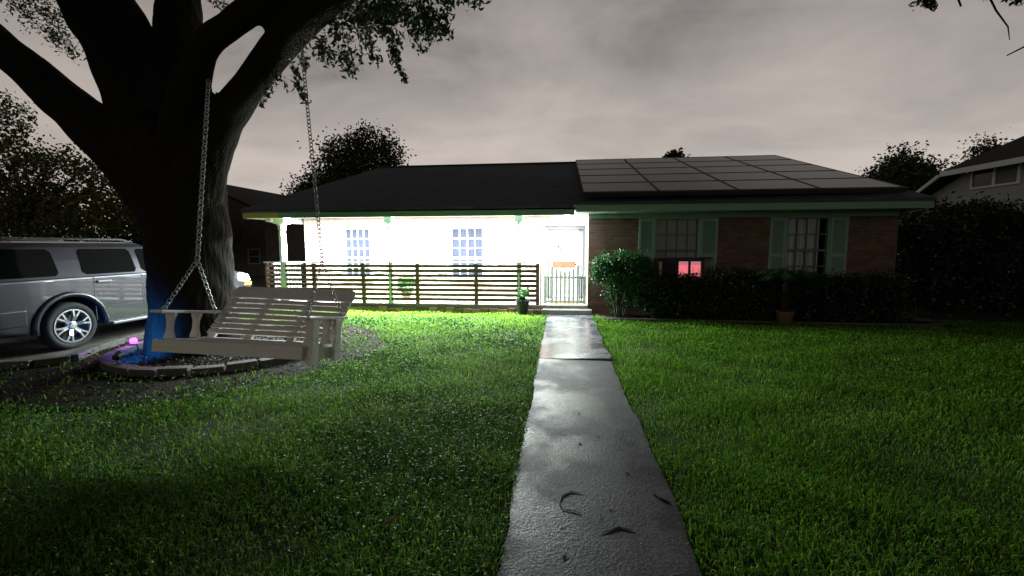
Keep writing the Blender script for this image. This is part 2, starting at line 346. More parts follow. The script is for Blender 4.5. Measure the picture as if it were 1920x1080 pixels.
def blobpoly(pts, n=6):
    out = []; k = len(pts)
    for i in range(k):
        p0, p1, p2, p3 = [np.array(pts[(i+j-1) % k], float) for j in range(4)]
        for t in np.linspace(0, 1, n, endpoint=False):
            out.append(.5*((2*p1)+(-p0+p2)*t+(2*p0-5*p1+4*p2-p3)*t*t+(-p0+3*p1-3*p2+p3)*t**3))
    return out
TC = np.array([-5.93, 6.15]); RC = np.array([-5.35, 6.25])
soil_poly = blobpoly([(-7.5, 8.2), (-7.5, 6.0), (-7.4, 4.6), (-6.2, 3.7), (-4.6, 3.75), (-3.7, 4.5), (-3.1, 5.6), (-3.0, 6.6), (-3.4, 7.2), (-3.9, 8.0), (-5.5, 8.6)])
mb = MB(); mb.add([(x, y, .006) for x, y in soil_poly], [tuple(range(len(soil_poly)))])
tag(mb.build('soil', 'soil'), kind='structure')
bed_poly = blobpoly([(-8.2, 9.96), (-.6, 9.96), (-.55, 10.35), (-8.2, 10.35)], 3)
mb = MB(); mb.box(-8.0, -.56, 10.06, 10.24, -.05, .01); mb.box(.56, 7.5, 9.2, 10.3, -.05, .012); tag(mb.build('soil', 'soil'), kind='structure')
from math import sin, cos, pi
def inpoly(P, poly):
    x, y = P[:, 0], P[:, 1]; r = np.zeros(len(P), bool); k = len(poly); j = k-1
    for i in range(k):
        xi, yi = poly[i]; xj, yj_ = poly[j]
        c = ((yi > y) != (yj_ > y)) & (x < (xj-xi)*(y-yi)/(yj_-yi+1e-12)+xi); r ^= c; j = i
    return r
# bark chips over the tree bed
P = rng.uniform((-7.5, 3.7), (-3.0, 8.6), (16000, 2)); P = P[inpoly(P, soil_poly)]; P = P[np.linalg.norm(P-RC, axis=1) < 1.40]
C = np.c_[P, .012+.02*rng.random(len(P))]; V, F = leaves(C, rng.uniform(.03, .08, len(C)), .022, flat=.75)
tag(np_mesh('bark_mulch', V, F, 'chips'), 'dark bark mulch spread round the foot of the big oak', 'mulch', kind='stuff')
P = rng.uniform((-7.5, 3.7), (-3.0, 8.6), (2600, 2)); P = P[inpoly(P, soil_poly)]; P = P[np.linalg.norm(P-RC, axis=1) > 1.62]
C = np.c_[P, .012+.012*rng.random(len(P))]; V, F = leaves(C, rng.uniform(.03, .07, len(C)), .024, flat=.85)
M['litter'] = mat('leaf_litter', (.028, .02, .013), .9, island=.6, spec=.1)
tag(np_mesh('leaf_litter', V, F, 'litter'), 'scattered brown oak leaves on the bare soil round the tree ring', 'leaf litter', kind='stuff')
# stone ring round the oak
mb = MB(); nst = 26
for i in range(nst):
    a0 = 2*pi*i/nst+.01; a1 = 2*pi*(i+1)/nst-.012; r0, r1 = 1.42, 1.58; h = .085+.02*random.random()
    pts = [(RC[0]+r*cos(a), RC[1]+r*sin(a)) for r, a in ((r0, a0), (r1, a0), (r1, (a0+a1)/2), (r1, a1), (r0, a1), (r0, (a0+a1)/2))]
    mb.prism(pts, 2, -.02, h)
o = tag(mb.build('garden_edging', 'edging', bevel=.01), 'low curved concrete edging ringing the oak tree bed', 'garden edging'); single(o, (RC[0], RC[1], 0))
# driveway kerb beside the car
mb = MB(); kp = [(-7.60, 9.4), (-7.56, 7.6), (-7.50, 6.35), (-7.32, 5.75), (-7.02, 5.22), (-7.25, 4.95), (-7.9, 4.72), (-8.8, 4.6)]
for a, b in zip(kp[:-1], kp[1:]):
    a = np.array(a); b = np.array(b); d = (b-a)/np.linalg.norm(b-a); q = np.array([-d[1], d[0]])*.075
    mb.prism([tuple(a+q+d*.008), tuple(a-q+d*.008), tuple(b-q-d*.008), tuple(b+q-d*.008)], 2, -.03, .10)
o = tag(mb.build('kerb', 'edging', bevel=.012), 'weathered concrete kerb bending past the rear wheel of the silver car', 'kerb'); single(o, (-7.5, 6.35, 0))
# bed edging at right, below the shrub
mb = MB(); ep = blobpoly([(.58, 9.6), (1.0, 9.42), (1.7, 9.36), (2.6, 9.36), (4.0, 9.3), (5.6, 9.25), (7.2, 9.3), (7.2, 9.9), (3, 9.9), (.6, 9.9)], 5)[:36]
mb.tube([(x, y, .03) for x, y in ep], .035, 6)
o = tag(mb.build('bed_border', 'edging'), 'thin pale border curving along the lawn below the round shrub and hedge', 'garden edging'); single(o, (.58, 9.6, 0))

# ------------------------------------------------------------------ grass
def blades(n, xr, yr, side):
    P = rng.uniform((xr[0], yr[0]), (xr[1], yr[1]), (n, 2)); d = np.hypot(P[:, 0]-CX, P[:, 1])
    keep = rng.random(n) < np.clip((3.2/np.maximum(d, 1.2))**1.05, 0, 1)
    ang = np.arctan2(P[:, 0]-CX, np.maximum(P[:, 1], .01))-YAW
    keep &= (np.abs(ang) < R(72)) & (d > .9) & (np.abs(P[:, 0]) > PW-.015+.03*rng.random(n)) & (~inpoly(P, soil_poly) | ((np.hypot(P[:, 0]-RC[0], P[:, 1]-RC[1]) > 1.62) & (rng.random(n) < .30*(.5+.5*np.sin(P[:, 0]*7)*np.sin(P[:, 1]*6+1)))))
    P = P[keep]
    # patchy sward
    ph = np.sin(P[:, 0]*2.1+1.3*np.sin(P[:, 1]*1.7))*np.sin(P[:, 1]*2.6+1.1*np.sin(P[:, 0]*1.3+2))
    P = P[rng.random(len(P)) < .72+.28*ph]
    return P
def grass(P, hmin, hmax, wbase):
    n = len(P); d = np.hypot(P[:, 0]-CX, P[:, 1]); w = np.maximum(wbase, .0014*d)*rng.uniform(.7, 1.3, n)
    h = rng.uniform(hmin, hmax, n)*(.8+.35*np.sin(P[:, 0]*3.3+2*np.sin(P[:, 1]*2.2))*np.sin(P[:, 1]*3.9)); a = rng.uniform(0, 2*pi, n); lean = rng.uniform(.2, 1.15, n)*h
    dx, dy = np.cos(a), np.sin(a); sx_, sy_ = -dy, dx; tw = rng.normal(0, .5, n); sx_, sy_ = np.cos(a+pi/2+tw), np.sin(a+pi/2+tw)
    z0 = np.full(n, -.01)
    def pt(t, k, s): return np.stack([P[:, 0]+dx*lean*t+s*sx_*w*k, P[:, 1]+dy*lean*t+s*sy_*w*k, z0+h*(1-(1-min(1, t*1.5))**2 if t < .67 else 1-.12*(t-.67)*3)], 1)
    V = np.stack([pt(0, .35, -1), pt(0, .35, 1), pt(.4, .5, 1), pt(.4, .5, -1), pt(.75, .36, 1), pt(.75, .36, -1), pt(1, .05, 1), pt(1, .05, -1)], 1).reshape(-1, 3)
    b = (np.arange(n)*8)[:, None]
    F = np.concatenate([b+np.array([0, 1, 2, 3]), b+np.array([3, 2, 4, 5]), b+np.array([5, 4, 6, 7])], 0)
    return V, F
Pl = blades(760000, (-11.5, -PW), (.4, 10.1), -1); Pl = Pl[Pl[:, 0] > -7.3]; Pl = Pl[rng.random(len(Pl)) < 1-.55*np.clip((-2.2-Pl[:, 0])/2.5, 0, 1)*np.clip((6.5-Pl[:, 1])/2, 0, 1)]
Pr = blades(860000, (PW, 12.5), (.4, 9.9), 1); Pr = Pr[~((Pr[:, 1] > 9.32) & (Pr[:, 0] < 7.4) & (Pr[:, 0] > .8))]
V1, F1 = grass(Pl, .018, .082, .0056); V2, F2 = grass(Pr, .026, .066, .0056)
M['grass_weedy'] = mat('grass_weedy', (.135, .29, .032), .6, var=.7, vscale=1.3, island=.55, trans=.4, spec=.07)
tag(np_mesh('lawn_grass', V1, F1, 'grass_weedy'), 'rough weedy lawn grass between the oak and the concrete path', 'grass', kind='stuff')
tag(np_mesh('lawn_grass', V2, F2, 'grass'), 'even dense lawn grass right of the concrete path', 'grass', kind='stuff')
Pd = Pl[rng.random(len(Pl)) < .05]; Pd = Pd+rng.normal(0, .01, Pd.shape); Pe = Pr[rng.random(len(Pr)) < .022]; Pd = np.concatenate([Pd, Pe]); Vd, Fd = grass(Pd, .03, .085, .0055)
M['straw'] = mat('straw', (.24, .21, .07), .7, island=.5, trans=.3, spec=.1)
tag(np_mesh('dry_grass', Vd, Fd, 'straw'), 'straw coloured dry blades scattered through the green lawn', 'dry grass', kind='stuff')
Pw = blades(200000, (-7.3, -PW), (.4, 9.3), -1); ph = np.sin(Pw[:, 0]*1.9+.8)*np.sin(Pw[:, 1]*1.6+.4*Pw[:, 0]); Pw = Pw[rng.random(len(Pw)) < np.clip(.38+.5*ph+(Pw[:, 1] < 5.5)*.15, .03, .8)]
dW = np.hypot(Pw[:, 0]-CX, Pw[:, 1]); C = np.c_[Pw, rng.uniform(.02, .075, len(Pw))]
V, F = leaves(C, np.maximum(.022, .005*dW)*rng.uniform(.7, 1.4, len(Pw)), np.maximum(.015, .0034*dW), flat=.55)
tag(np_mesh('clover', V, F, 'weed'), 'low broad leaved clover growing among the grass left of the path', 'ground cover', kind='stuff')

# ------------------------------------------------------------------ house
YF, YW, YB = 10.3, 10.3, 11.7
H = thing('brick_house', (0, 11, 0), 'single storey brick house with mint green trim and a floodlit white front porch', 'house')
def hp(name, mb, m, par=None, **k):
    return mb.build(name, m, par or H, **k)
def sub(name, mb, m, par): # sub-part: its parent sits at the house origin
    par['_w'] = H['_w']; return mb.build(name, m, par)
XL, XWL, XWR = -7.48, .44, 7.05
win_p = [(at(644, 440, Y=YB)[0], at(696, 440, Y=YB)[0]), (at(844, 440, Y=YB)[0], at(908, 440, Y=YB)[0])]
win_w = [(1.94, 2.93), (4.76, 5.67)]
DX0, DX1, DZ = -.52, .26, 2.04
def wall_with_holes(x0, x1, y0, y1, z0, z1, holes):
    mb = MB(); xs = sorted(holes); c = x0
    for a, b, lo, hi in xs:
        mb.box(c, a, y0, y1, z0, z1); mb.box(a, b, y0, y1, z0, lo); mb.box(a, b, y0, y1, hi, z1); c = b
    mb.box(c, x1, y0, y1, z0, z1); return mb
PZ0, PZ1 = .70, 2.13
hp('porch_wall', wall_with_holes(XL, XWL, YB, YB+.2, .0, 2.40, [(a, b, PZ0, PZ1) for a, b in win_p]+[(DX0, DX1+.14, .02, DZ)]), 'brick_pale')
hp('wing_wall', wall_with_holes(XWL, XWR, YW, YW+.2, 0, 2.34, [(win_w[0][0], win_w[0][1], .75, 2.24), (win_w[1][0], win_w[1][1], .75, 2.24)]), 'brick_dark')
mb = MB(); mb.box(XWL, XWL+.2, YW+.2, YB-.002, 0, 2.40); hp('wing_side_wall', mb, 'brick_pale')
mb = MB(); mb.box(XL, XL+.2, YB+.2, 20.5, 0, 2.5); mb.box(XWR-.2, XWR, YW+.2, 20.5, 0, 2.5); mb.box(XL+.2, XWR-.2, 20.3, 20.5, 0, 2.5); hp('outer_wall', mb, 'brick_dark')
# porch slab + step
mb = MB(); mb.box(-7.72, XWL-.003, 10.22, YB-.003, -.05, .20); hp('porch_slab', mb, 'concrete', bevel=.012)
mb = MB(); mb.box(-.62, .52, 9.96, 10.217, -.05, .13); hp('step', mb, 'concrete', bevel=.012)
# porch ceiling and beam
mb = MB(); mb.box(-7.9, XWL-.002, 9.97, YB-.002, 2.402, 2.43); hp('porch_ceiling', mb, 'white')
mb = MB(); mb.box(-7.72, -7.56, 10.42, YB+.1, 2.24, 2.398); hp('porch_beam', mb, 'white')
# fascias
mb = MB(); mb.box(-7.05, .10, 9.93, 9.965, 2.30, 2.425); hp('fascia', mb, 'mint_dk')
mb = MB(); mb.box(-7.97, -7.055, 9.93, 9.965, 2.30, 2.425); tag(hp('fascia', mb, 'yellow'), 'left end of the porch fascia, coloured as if lit yellow')
mb = MB(); mb.box(-7.97, -7.935, 9.968, 20.6, 2.30, 2.425); hp('fascia', mb, 'mint_dk')
mb = MB(); mb.box(.12, 7.22, 9.66, 9.70, 2.345, 2.53); hp('fascia', mb, 'mint')
mb = MB(); mb.box(.12, 7.22, 9.703, YW-.002, 2.342, 2.36); mb.box(.12, XWL-.002, YW-.002, 10.6, 2.345, 2.36); hp('soffit', mb, 'mint')
mb = MB(); mb.box(XWL+.02, XWR-.03, YW-.03, YW-.002, 2.235, 2.34); hp('frieze_board', mb, 'mint')
mb = MB(); mb.box(XWL-.02, XWL+.06, YW-.028, YW+.02, .1, 2.23); 
# roof (thin slabs), ridge
RY, RZ = 16.0, 4.56
def roofz(y): return 2.56+(y-9.66)*(RZ-2.56)/(RY-9.66)
XR0, XR1 = -8.0, 7.24
def roof_poly(mb, pts, th=.06):
    k = len(pts); v = list(pts)+[(x, y, z-th) for x, y, z in pts]
    mb.add(v, [tuple(range(k)), tuple(range(k, 2*k))[::-1]]+[(i, k+i, k+(i+1) % k, (i+1) % k) for i in range(k)])
mb = MB()
roof_poly(mb, [(XR0, 9.90, roofz(9.90)-.12), (.08, 9.90, roofz(9.90)-.12), (.08, 9.63, roofz(9.63)), (XR1, 9.63, roofz(9.63)), (7.1, RY, RZ), (-7.0, RY, RZ)])
roof = hp('roof', mb, 'shingle')
mb = MB(); roof_poly(mb, [(-7.0, RY+.01, RZ), (7.1, RY+.01, RZ), (XR1, 21, 2.9), (XR0, 21, 2.9)])
roof_poly(mb, [(XR0, 9.92, roofz(9.90)-.14), (-7.02, RY, RZ-.02), (XR0, 21, 2.88)])
roof_poly(mb, [(XR1-.01, 9.66, roofz(9.63)-.03), (7.09, RY, RZ-.02), (XR1-.01, 21, 2.88)])
hp('rear_roof', mb, 'shingle')
mb = MB(); mb.tube([(-7.0, RY, RZ+.01), (7.1, RY, RZ+.01)], .05, 6); sub('ridge_cap', mb, 'shingle', roof)
for px in (1135, 1366):
    p = at(px, 302, Y=RY+.4); mb = MB(); mb.cyl((p[0], p[1], RZ-.3), (p[0], p[1], RZ+.14 if px < 1200 else RZ+.08), .055 if px < 1200 else .03); 
    if px < 1200: mb.lathe([(.06, RZ+.10), (.10, RZ+.11), (.10, RZ+.16), (0, RZ+.2)], (p[0], p[1], 0), 12)
    sub('roof_vent', mb, 'dark_metal', roof)
# columns
for px, r in ((529, .085), (730, .055), (973, .055)):
    x = at(px, 450, Y=YF)[0]; mb = MB()
    prof = [(r*1.45, .201), (r*1.45, .26), (r*1.15, .28), (r*1.12, .9), (r, 1.0), (r*1.05, 1.6), (r*.9, 2.02), (r*1.2, 2.06), (r*1.0, 2.09), (r*1.3, 2.14), (r*1.6, 2.18)]
    mb.lathe(prof, (x, YF+.02, 0), 14); mb.box(x-r*1.75, x+r*1.75, YF+.02-r*1.75, YF+.02+r*1.75, 2.18, 2.399)
    hp('column', mb, 'mint_lit', smooth=False)
# side railing at the left end of the porch
mb = MB(); xr = -7.62
mb.box(xr-.03, xr+.03, 10.45, YB, .28, .34); mb.box(xr-.035, xr+.035, 10.45, YB, 1.12, 1.18)
for i in range(11):
    y = 10.52+i*.11; mb.box(xr-.016, xr+.016, y-.016, y+.016, .34, 1.12)
hp('side_railing', mb, 'white')
# windows
def window(x0, x1, z0, z1, y, cols, rows, sill, glassm, mull='white', split=None, fr='white', bw=.05):
    fm = MB(); e = bw
    fm.box(x0, x0+e, y-.02, y+.09, z0, z1); fm.box(x1-e, x1, y-.02, y+.09, z0, z1); fm.box(x0+e, x1-e, y-.02, y+.09, z1-e, z1); fm.box(x0+e, x1-e, y-.02, y+.09, z0, z0+e)
    w = hp('window', fm, fr)
    a0, a1, c0, c1 = x0+e, x1-e, z0+e, z1-e; mm = MB()
    for i in range(1, cols): xx = a0+(a1-a0)*i/cols; mm.box(xx-.011, xx+.011, y+.012, y+.045, c0, c1)
    xs = [a0]+[a0+(a1-a0)*i/cols for i in range(1, cols)]+[a1]
    for j in range(1, rows):
        z = c0+(c1-c0)*j/rows; t = .024 if split == j else .011
        for i in range(cols): mm.box(xs[i]+(.0115 if i else .0005), xs[i+1]-(.0115 if i < cols-1 else .0005), y+.012, y+.045, z-t, z+t)
    sub('muntin', mm, mull, w)
    gm = MB(); gm.box(a0, a1, y+.05, y+.056, c0, c1); sub('pane', gm, glassm, w)
    if sill: sm = MB(); sm.box(x0-.06, x1+.06, y-.09, y-.022, z0-.06, z0); sub('sill', sm, 'white', w)
    return w
M['pane_clear'] = mat('clear_pane', (.9, .92, .95), .03)
pb = M['pane_clear'].node_tree.nodes['Principled BSDF']; pb.inputs['Transmission Weight'].default_value = 1; pb.inputs['IOR'].default_value = 1.02
for a, b in win_p:
    w = window(a, b, PZ0, PZ1, YB, 4, 5, True, 'glass', split=2)
ws = []
for i, (a, b) in enumerate(win_w):
    w = window(a, b, .75, 2.24, YW, 4, 4, False, 'pane_clear', 'muntin_grey', 2, 'mint_dk', .04); ws.append(w)
    bm_ = MB()
    if i == 0:
        for k in range(36): z = 1.30+k*.0255; bm_.bar((a+.05, YW+.105, z), (b-.05, YW+.105, z), .006, .026, up=(0, .35, 1))
        sub('blind', bm_, 'blind', w)
    else:
        nx = 60; vs = []; 
        for k in range(nx+1):
            x = a+.05+(b-.2-a)*k/nx; y = YW+.125+.02*sin(k*1.1)+.008*sin(k*2.7); vs += [(x, y, .80), (x, y, 2.2)]
        bm_.add(vs, [(2*k, 2*k+2, 2*k+3, 2*k+1) for k in range(nx)]); sub('curtain', bm_, 'blind_w', w)
    rm = MB(); rm.box(a-.3, b+.3, YW+.9, YW+.92, .2, 2.3); sub('room_wall', rm, 'black', w)
for a, b in win_p: pass
# shutters
def shutter(x0, x1, z0, z1, y, m, m2):
    mb = MB(); e = .05; zs = (z0+z1)/2
    mb.box(x0, x0+e, y-.035, y-.002, z0, z1); mb.box(x1-e, x1, y-.035, y-.002, z0, z1)
    for lo, hi in ((z0, z0+.07), (zs-.04, zs+.04), (z1-.07, z1)): mb.box(x0+e, x1-e, y-.035, y-.002, lo, hi)
    s = hp('shutter', mb, m)
    lm = MB()
    for lo, hi in ((z0+.07, zs-.04), (zs+.04, z1-.07)):
        k = int((hi-lo)/.045)
        for j in range(k): z = lo+(j+.5)*(hi-lo)/k; lm.bar((x0+e, y-.018, z), (x1-e, y-.018, z), .007, .046, up=(0, .6, 1))
    sub('louvre', lm, m2, s)
for px0, px1 in ((621, 643), (697, 722), (817, 843), (909, 936)):
    shutter(at(px0, 440, Y=YB)[0], at(px1, 440, Y=YB)[0], .68, 2.14, YB, 'white', 'white')
for x0, x1 in ((1.58, 1.935), (2.935, 3.31), (4.43, 4.755), (5.675, 6.03)):
    shutter(x0, x1, .55, 2.225, YW, 'mint', 'mint_dk')
# entrance
fm = MB(); fm.box(DX0-.07, DX0, YB-.05, YB+.05, .2, DZ+.07); fm.box(DX1+.14, DX1+.20-.03, YB-.05, YB+.05, .2, DZ+.07) ; fm.box(DX0, DX1+.14, YB-.05, YB+.05, DZ, DZ+.07)
hp('door_frame', fm, 'door_grey')
mb = MB(); mb.box(-.95, XWL-.003, YB-.16, YB-.055, 2.13, 2.24); hp('lintel', mb, 'mint')
mb = MB(); mb.box(DX0+.01, DX1, YB+.06, YB+.10, .21, DZ-.005)
dr = hp('front_door', mb, 'white')
mb = MB(); mb.box(DX0+.09, DX1-.08, YB+.045, YB+.058, 1.02, 1.20); sub('coral_panel', mb, 'coral', dr)
mb = MB()
for i in range(2):
    xa = DX0+.10+i*.31
    for lo, hi in ((.36, .94), (1.27, 1.88)): mb = MB(); mb.box(xa, xa+.26, YB+.046, YB+.058, lo, hi); sub('door_panel', mb, 'white', dr)
mb = MB(); cxd = at(1047, 463, Y=YB)
mb.ring((cxd[0], YB+.03, cxd[2]), (.062, .05), .046, 18, 6, ((0, 0, 1), (1, 0, 0))); sub('wreath', mb, 'muntin_grey', dr)
mb = MB(); mb.cyl((DX1-.07, YB+.058, 1.12), (DX1-.07, YB+.0, 1.12), .012); mb.lathe([(0, -.03), (.03, -.02), (.03, .01), (0, .02)], (DX1-.07, YB-.01, 1.12), 10); sub('handle', mb, 'dark_metal', dr)
mb = MB(); mb.box(DX1+.015, DX1+.135, YB+.05, YB+.09, .21, DZ-.005); hp('sidelight', mb, 'curtain')
# doormat
mb = MB(); mb.box(-.46, .24, 10.42, 10.85, .201, .225)
o = tag(mb.build('doormat', 'mat_coir', bevel=.006), 'tan coir doormat on the porch just behind the gate', 'doormat'); single(o, (-.1, 10.6, .2))

# ------------------------------------------------------------------ slat fence
FX = [-7.66]+[at(px, 530, Y=10.28)[0] for px in (590, 682, 783, 893, 1008)]
fn = thing('slat_fence', (-4.2, 10.28, .2), 'dark horizontal slat fence along the front edge of the lit porch', 'fence')
for i in range(5):
    mb = MB(); a = FX[i]+(.045 if i else .03); b = FX[i+1]-.045
    for k in range(8): z = .305+k*.1165; mb.box(a, b, 10.262, 10.300, z-.037, z+.037)
    mb.build('slat_panel', 'slat', fn)
for i, x in enumerate(FX):
    mb = MB(); h = .043 if i else .025; mb.box(x-h, x+h, 10.245, 10.315, .201, 1.185); mb.build('post', 'slat', fn)
mb = MB(); mb.box(FX[0]-.05, FX[5]+.05, 10.22, 10.335, 1.195, 1.225); mb.build('cap_rail', 'white', fn)
# white end post by the gate
o = MB().box(-.69, -.655, 10.25, 10.31, .205, 1.2).build('end_post', 'white', fn)
# border bricks under the fence: one row, each brick slightly tilted
mb = MB(); x = -7.7
while x < -.62:
    w = random.uniform(.17, .24); t = random.uniform(-.02, .02); h = random.uniform(.10, .14)
    mb.add([(x, 10.05, -.02), (x+w-.015, 10.05, -.02), (x+w-.015, 10.2, -.02), (x, 10.2, -.02), (x+t, 10.07+t, h), (x+w-.015+t, 10.07+t, h), (x+w-.015+t, 10.2, h), (x+t, 10.2, h)],
           [(0, 3, 2, 1), (4, 5, 6, 7), (0, 1, 5, 4), (1, 2, 6, 5), (2, 3, 7, 6), (3, 0, 4, 7)]); x += w
o = tag(mb.build('brick_border', 'stone', bevel=.012), 'low row of worn bricks on the ground under the slat fence', 'border'); single(o, (-4.2, 10.12, 0))

# ------------------------------------------------------------------ gate
gt = thing('gate', (-.1, 10.3, .2), 'small pale picket gate across the porch entrance at the head of the path', 'gate')
GX0, GX1 = -.60, .40
mb = MB(); mb.box(GX0, GX0+.07, 10.285, 10.325, .23, .90); mb.box(GX1-.07, GX1, 10.285, 10.325, .23, .90); mb.box(GX0+.07, GX1-.07, 10.285, 10.325, .83, .895); mb.box(GX0+.07, GX1-.07, 10.285, 10.325, .25, .31)
mb.build('frame', 'gate_white', gt)
for a, b in ((GX0+.095, GX0+.125), (GX1-.125, GX1-.095), (GX0+.145, GX0+.165), (GX1-.165, GX1-.145)): MB().box(a, b, 10.29, 10.32, .31, .83).build('side_bar', 'mint', gt)
for i in range(7):
    x = GX0+.20+i*(GX1-GX0-.40)/6; t = 1.03+.12*((i-3)/3)**2; mb = MB()
    mb.box(x-.027, x+.027, 10.262, 10.283, .24, t-.03); mb.add([(x-.027, 10.262, t-.03), (x+.027, 10.262, t-.03), (x+.027, 10.283, t-.03), (x-.027, 10.283, t-.03), (x, 10.262, t), (x, 10.283, t)], [(0, 1, 4), (1, 2, 5, 4), (2, 3, 5), (3, 0, 4, 5)])
    mb.build('picket', 'gate_white', gt)

# ------------------------------------------------------------------ porch lights
def lamp_area(name, parent, loc, power, size, col, spread=180, rot=(0, 0, 0)):
    L = bpy.data.lights.new(name, 'AREA'); L.shape = 'DISK'; L.size = size; L.energy = power; L.color = col; L.spread = R(spread)
    o = bpy.data.objects.new(name, L); COL.objects.link(o); o.parent = parent; o.location = loc; o.rotation_euler = rot; return o
names = ['first from the left, at the porch corner', 'second from the left', 'third from the left', 'fourth from the left', 'third from the right', 'second from the right', 'nearest the front door']
PORCH_W = 440
for px, nm in zip((580, 644, 715, 786, 869, 955, 1041), names):
    yl = 10.17 if px > 1000 else 10.42
    x = at(px, 403, Y=yl)[0]
    t = thing('downlight', (x, yl, 2.402), 'small round bright downlight under the porch eave, '+nm, 'light', 'downlights along the porch eave')
    mb = MB(); mb.lathe([(.035, .0), (.06, -.004), (.062, -.016), (.045, -.02), (.036, -.012)], (x, yl, 2.402), 20); mb.build('trim_ring', 'white', t, smooth=True)
    mb = MB(); mb.lathe([(0, -.010), (.036, -.010)], (x, yl, 2.402), 20); mb.build('lens', 'lamp', t)
    lamp_area('bulb', t, (0, 0, -.03), PORCH_W*(.22 if px > 1000 else 1.0), .07, (.89, 1, .97))
x = -.05; y = 10.95
t = thing('ceiling_lamp', (x, y, 2.402), 'bright globe lamp on the porch ceiling in front of the door', 'light')
mb = MB(); mb.lathe([(0, 0), (.07, 0), (.075, -.02), (.05, -.03), (.04, -.035)], (x, y, 2.402), 20); mb.build('base', 'white', t, smooth=True)
mb = MB(); mb.lathe([(.04, -.035), (.075, -.06), (.085, -.09), (.075, -.12), (.04, -.145), (0, -.15)], (x, y, 2.402), 20); mb.build('globe', 'lamp', t, smooth=True)
L = bpy.data.lights.new('bulb', 'POINT'); L.energy = 45; L.shadow_soft_size = .09; L.color = (.9, 1, .98); o = bpy.data.objects.new('bulb', L); COL.objects.link(o); o.parent = t; o.location = (0, 0, -.26)

# hanging ornament left of the door
p = at(1003, 432, Y=11.0); t = thing('wind_chime', (p[0], 11.0, 2.40), 'thin dark strand ornament hanging from the porch ceiling left of the door', 'wind chime')
mb = MB(); mb.cyl((p[0], 11.0, 2.40), (p[0], 11.0, 1.25), .004, n=6); mb.build('cord', 'dark_metal', t)
for k, (z, r) in enumerate(((1.78, .02), (1.70, .035), (1.62, .03), (1.54, .02), (1.36, .016))): MB().lathe([(0, -.03), (r, -.015), (r, .015), (0, .03)], (p[0], 11.0, z), 8).build('charm', 'grey', t)

# ------------------------------------------------------------------ solar panels
ph_ = math.atan((RZ-2.56)/(RY-9.66)); PC, PR = 4, 5; pw = 1.66; s0, plen = .42, 1.21
rown = ['bottom', 'second lowest', 'middle', 'second highest', 'top']; coln = ['leftmost', 'second from left', 'third from left', 'rightmost']
uy, uz = math.cos(ph_), math.sin(ph_)
frm = MB(); fa = MB(); g = .012
def pan(mbx, x0, x1, a, b, lo, hi):
    v = [(x, y*uy-z*uz, y*uz+z*uy) for z in (lo, hi) for x, y in ((x0, a), (x1, a), (x1, b), (x0, b))]
    mbx.add(v, [(0, 3, 2, 1), (4, 5, 6, 7), (0, 1, 5, 4), (1, 2, 6, 5), (2, 3, 7, 6), (3, 0, 4, 7)])
proto = None
for r in range(PR):
    for c in range(PC):
        sl_ = s0+r*plen; loc = (.28+c*pw, 9.63+sl_*uy-.10*uz, roofz(9.63)+sl_*uz+.10*uy)
        t = thing('solar_panel', loc, f'flat grey solar panel on the roof, {rown[r]} row, {coln[c]} of four', 'solar panel', 'solar panels on the right half of the roof')
        if proto is None:
            f_ = MB(); e = .018
            for q in ((g, pw-g, g, g+e), (g, pw-g, plen-g-e, plen-g), (g, g+e, g+e, plen-g-e), (pw-g-e, pw-g, g+e, plen-g-e)): pan(f_, *q, 0, .04)
            fo = f_.build('frame', 'panel_frame', t, world=False)
            c_ = MB(); pan(c_, g+e, pw-g-e, g+e, plen-g-e, .01, .034); ce = c_.build('cell_glass', 'panel', t, world=False)
            proto = (fo, ce)
        else:
            for q in proto:
                d = q.copy(); COL.objects.link(d); d.parent = t
mb = MB(); pan(mb, 0, 4*pw, 0, .03, -.07, .03); 
for v_ in range(len(mb.v)): mb.v[v_] = (mb.v[v_][0]+.28, mb.v[v_][1]+9.63+(s0-.05)*uy-.10*uz, mb.v[v_][2]+roofz(9.63)+(s0-.05)*uz+.10*uy)
o = tag(mb.build('array_skirt', 'panel_frame'), 'black skirt strip along the bottom edge of the solar panels', 'panel skirt'); single(o, (.28, 9.9, roofz(9.9)))

# ------------------------------------------------------------------ lit cabinet under the first wing window
cb0, cb1, cy0, cy1 = 1.90, 2.93, 9.88, 10.22
t = thing('display_cabinet', (2.42, 10.05, 0), 'dark wooden cabinet glowing pink inside, under the first window right of the door', 'cabinet')
mb = MB(); 
for x in (cb0+.03, cb1-.03):
    for y in (cy0+.03, cy1-.03): mb.box(x-.025, x+.025, y-.025, y+.025, 0, 1.31)
mb.box(cb0+.06, cb1-.06, cy1-.03, cy1-.015, .6, 1.30); mb.box(cb0+.06, cb1-.06, cy0+.06, cy1-.035, .60, .64)
for x in (2.36, 2.62): mb.box(x-.02, x+.02, cy0+.01, cy0+.045, .64, 1.30)
mb.box(cb0+.06, cb1-.06, cy0+.012, cy0+.04, 1.26, 1.30); mb.build('frame', 'wood_dk', t)
mb = MB(); mb.box(cb0-.06, cb1+.14, cy0-.07, cy1+.02, 1.312, 1.345); mb.build('top', 'wood_dk', t, bevel=.006)
mb = MB(); mb.box(cb0+.065, cb0+.13, cy0+.02, cy0+.035, .66, 1.25); mb.build('side_board', 'cream', t)
mb = MB(); mb.box(2.40, 2.595, cy0+.05, cy0+.06, .9, 1.19); mb.box(2.645, 2.86, cy0+.05, cy0+.06, .9, 1.19); mb.build('lit_pane', 'pink_glow', t)
mb = MB(); mb.box(2.40, 2.595, cy0+.05, cy0+.06, 1.195, 1.255); mb.box(2.645, 2.86, cy0+.05, cy0+.06, 1.195, 1.255); mb.build('upper_pane', 'pink_pale', t)
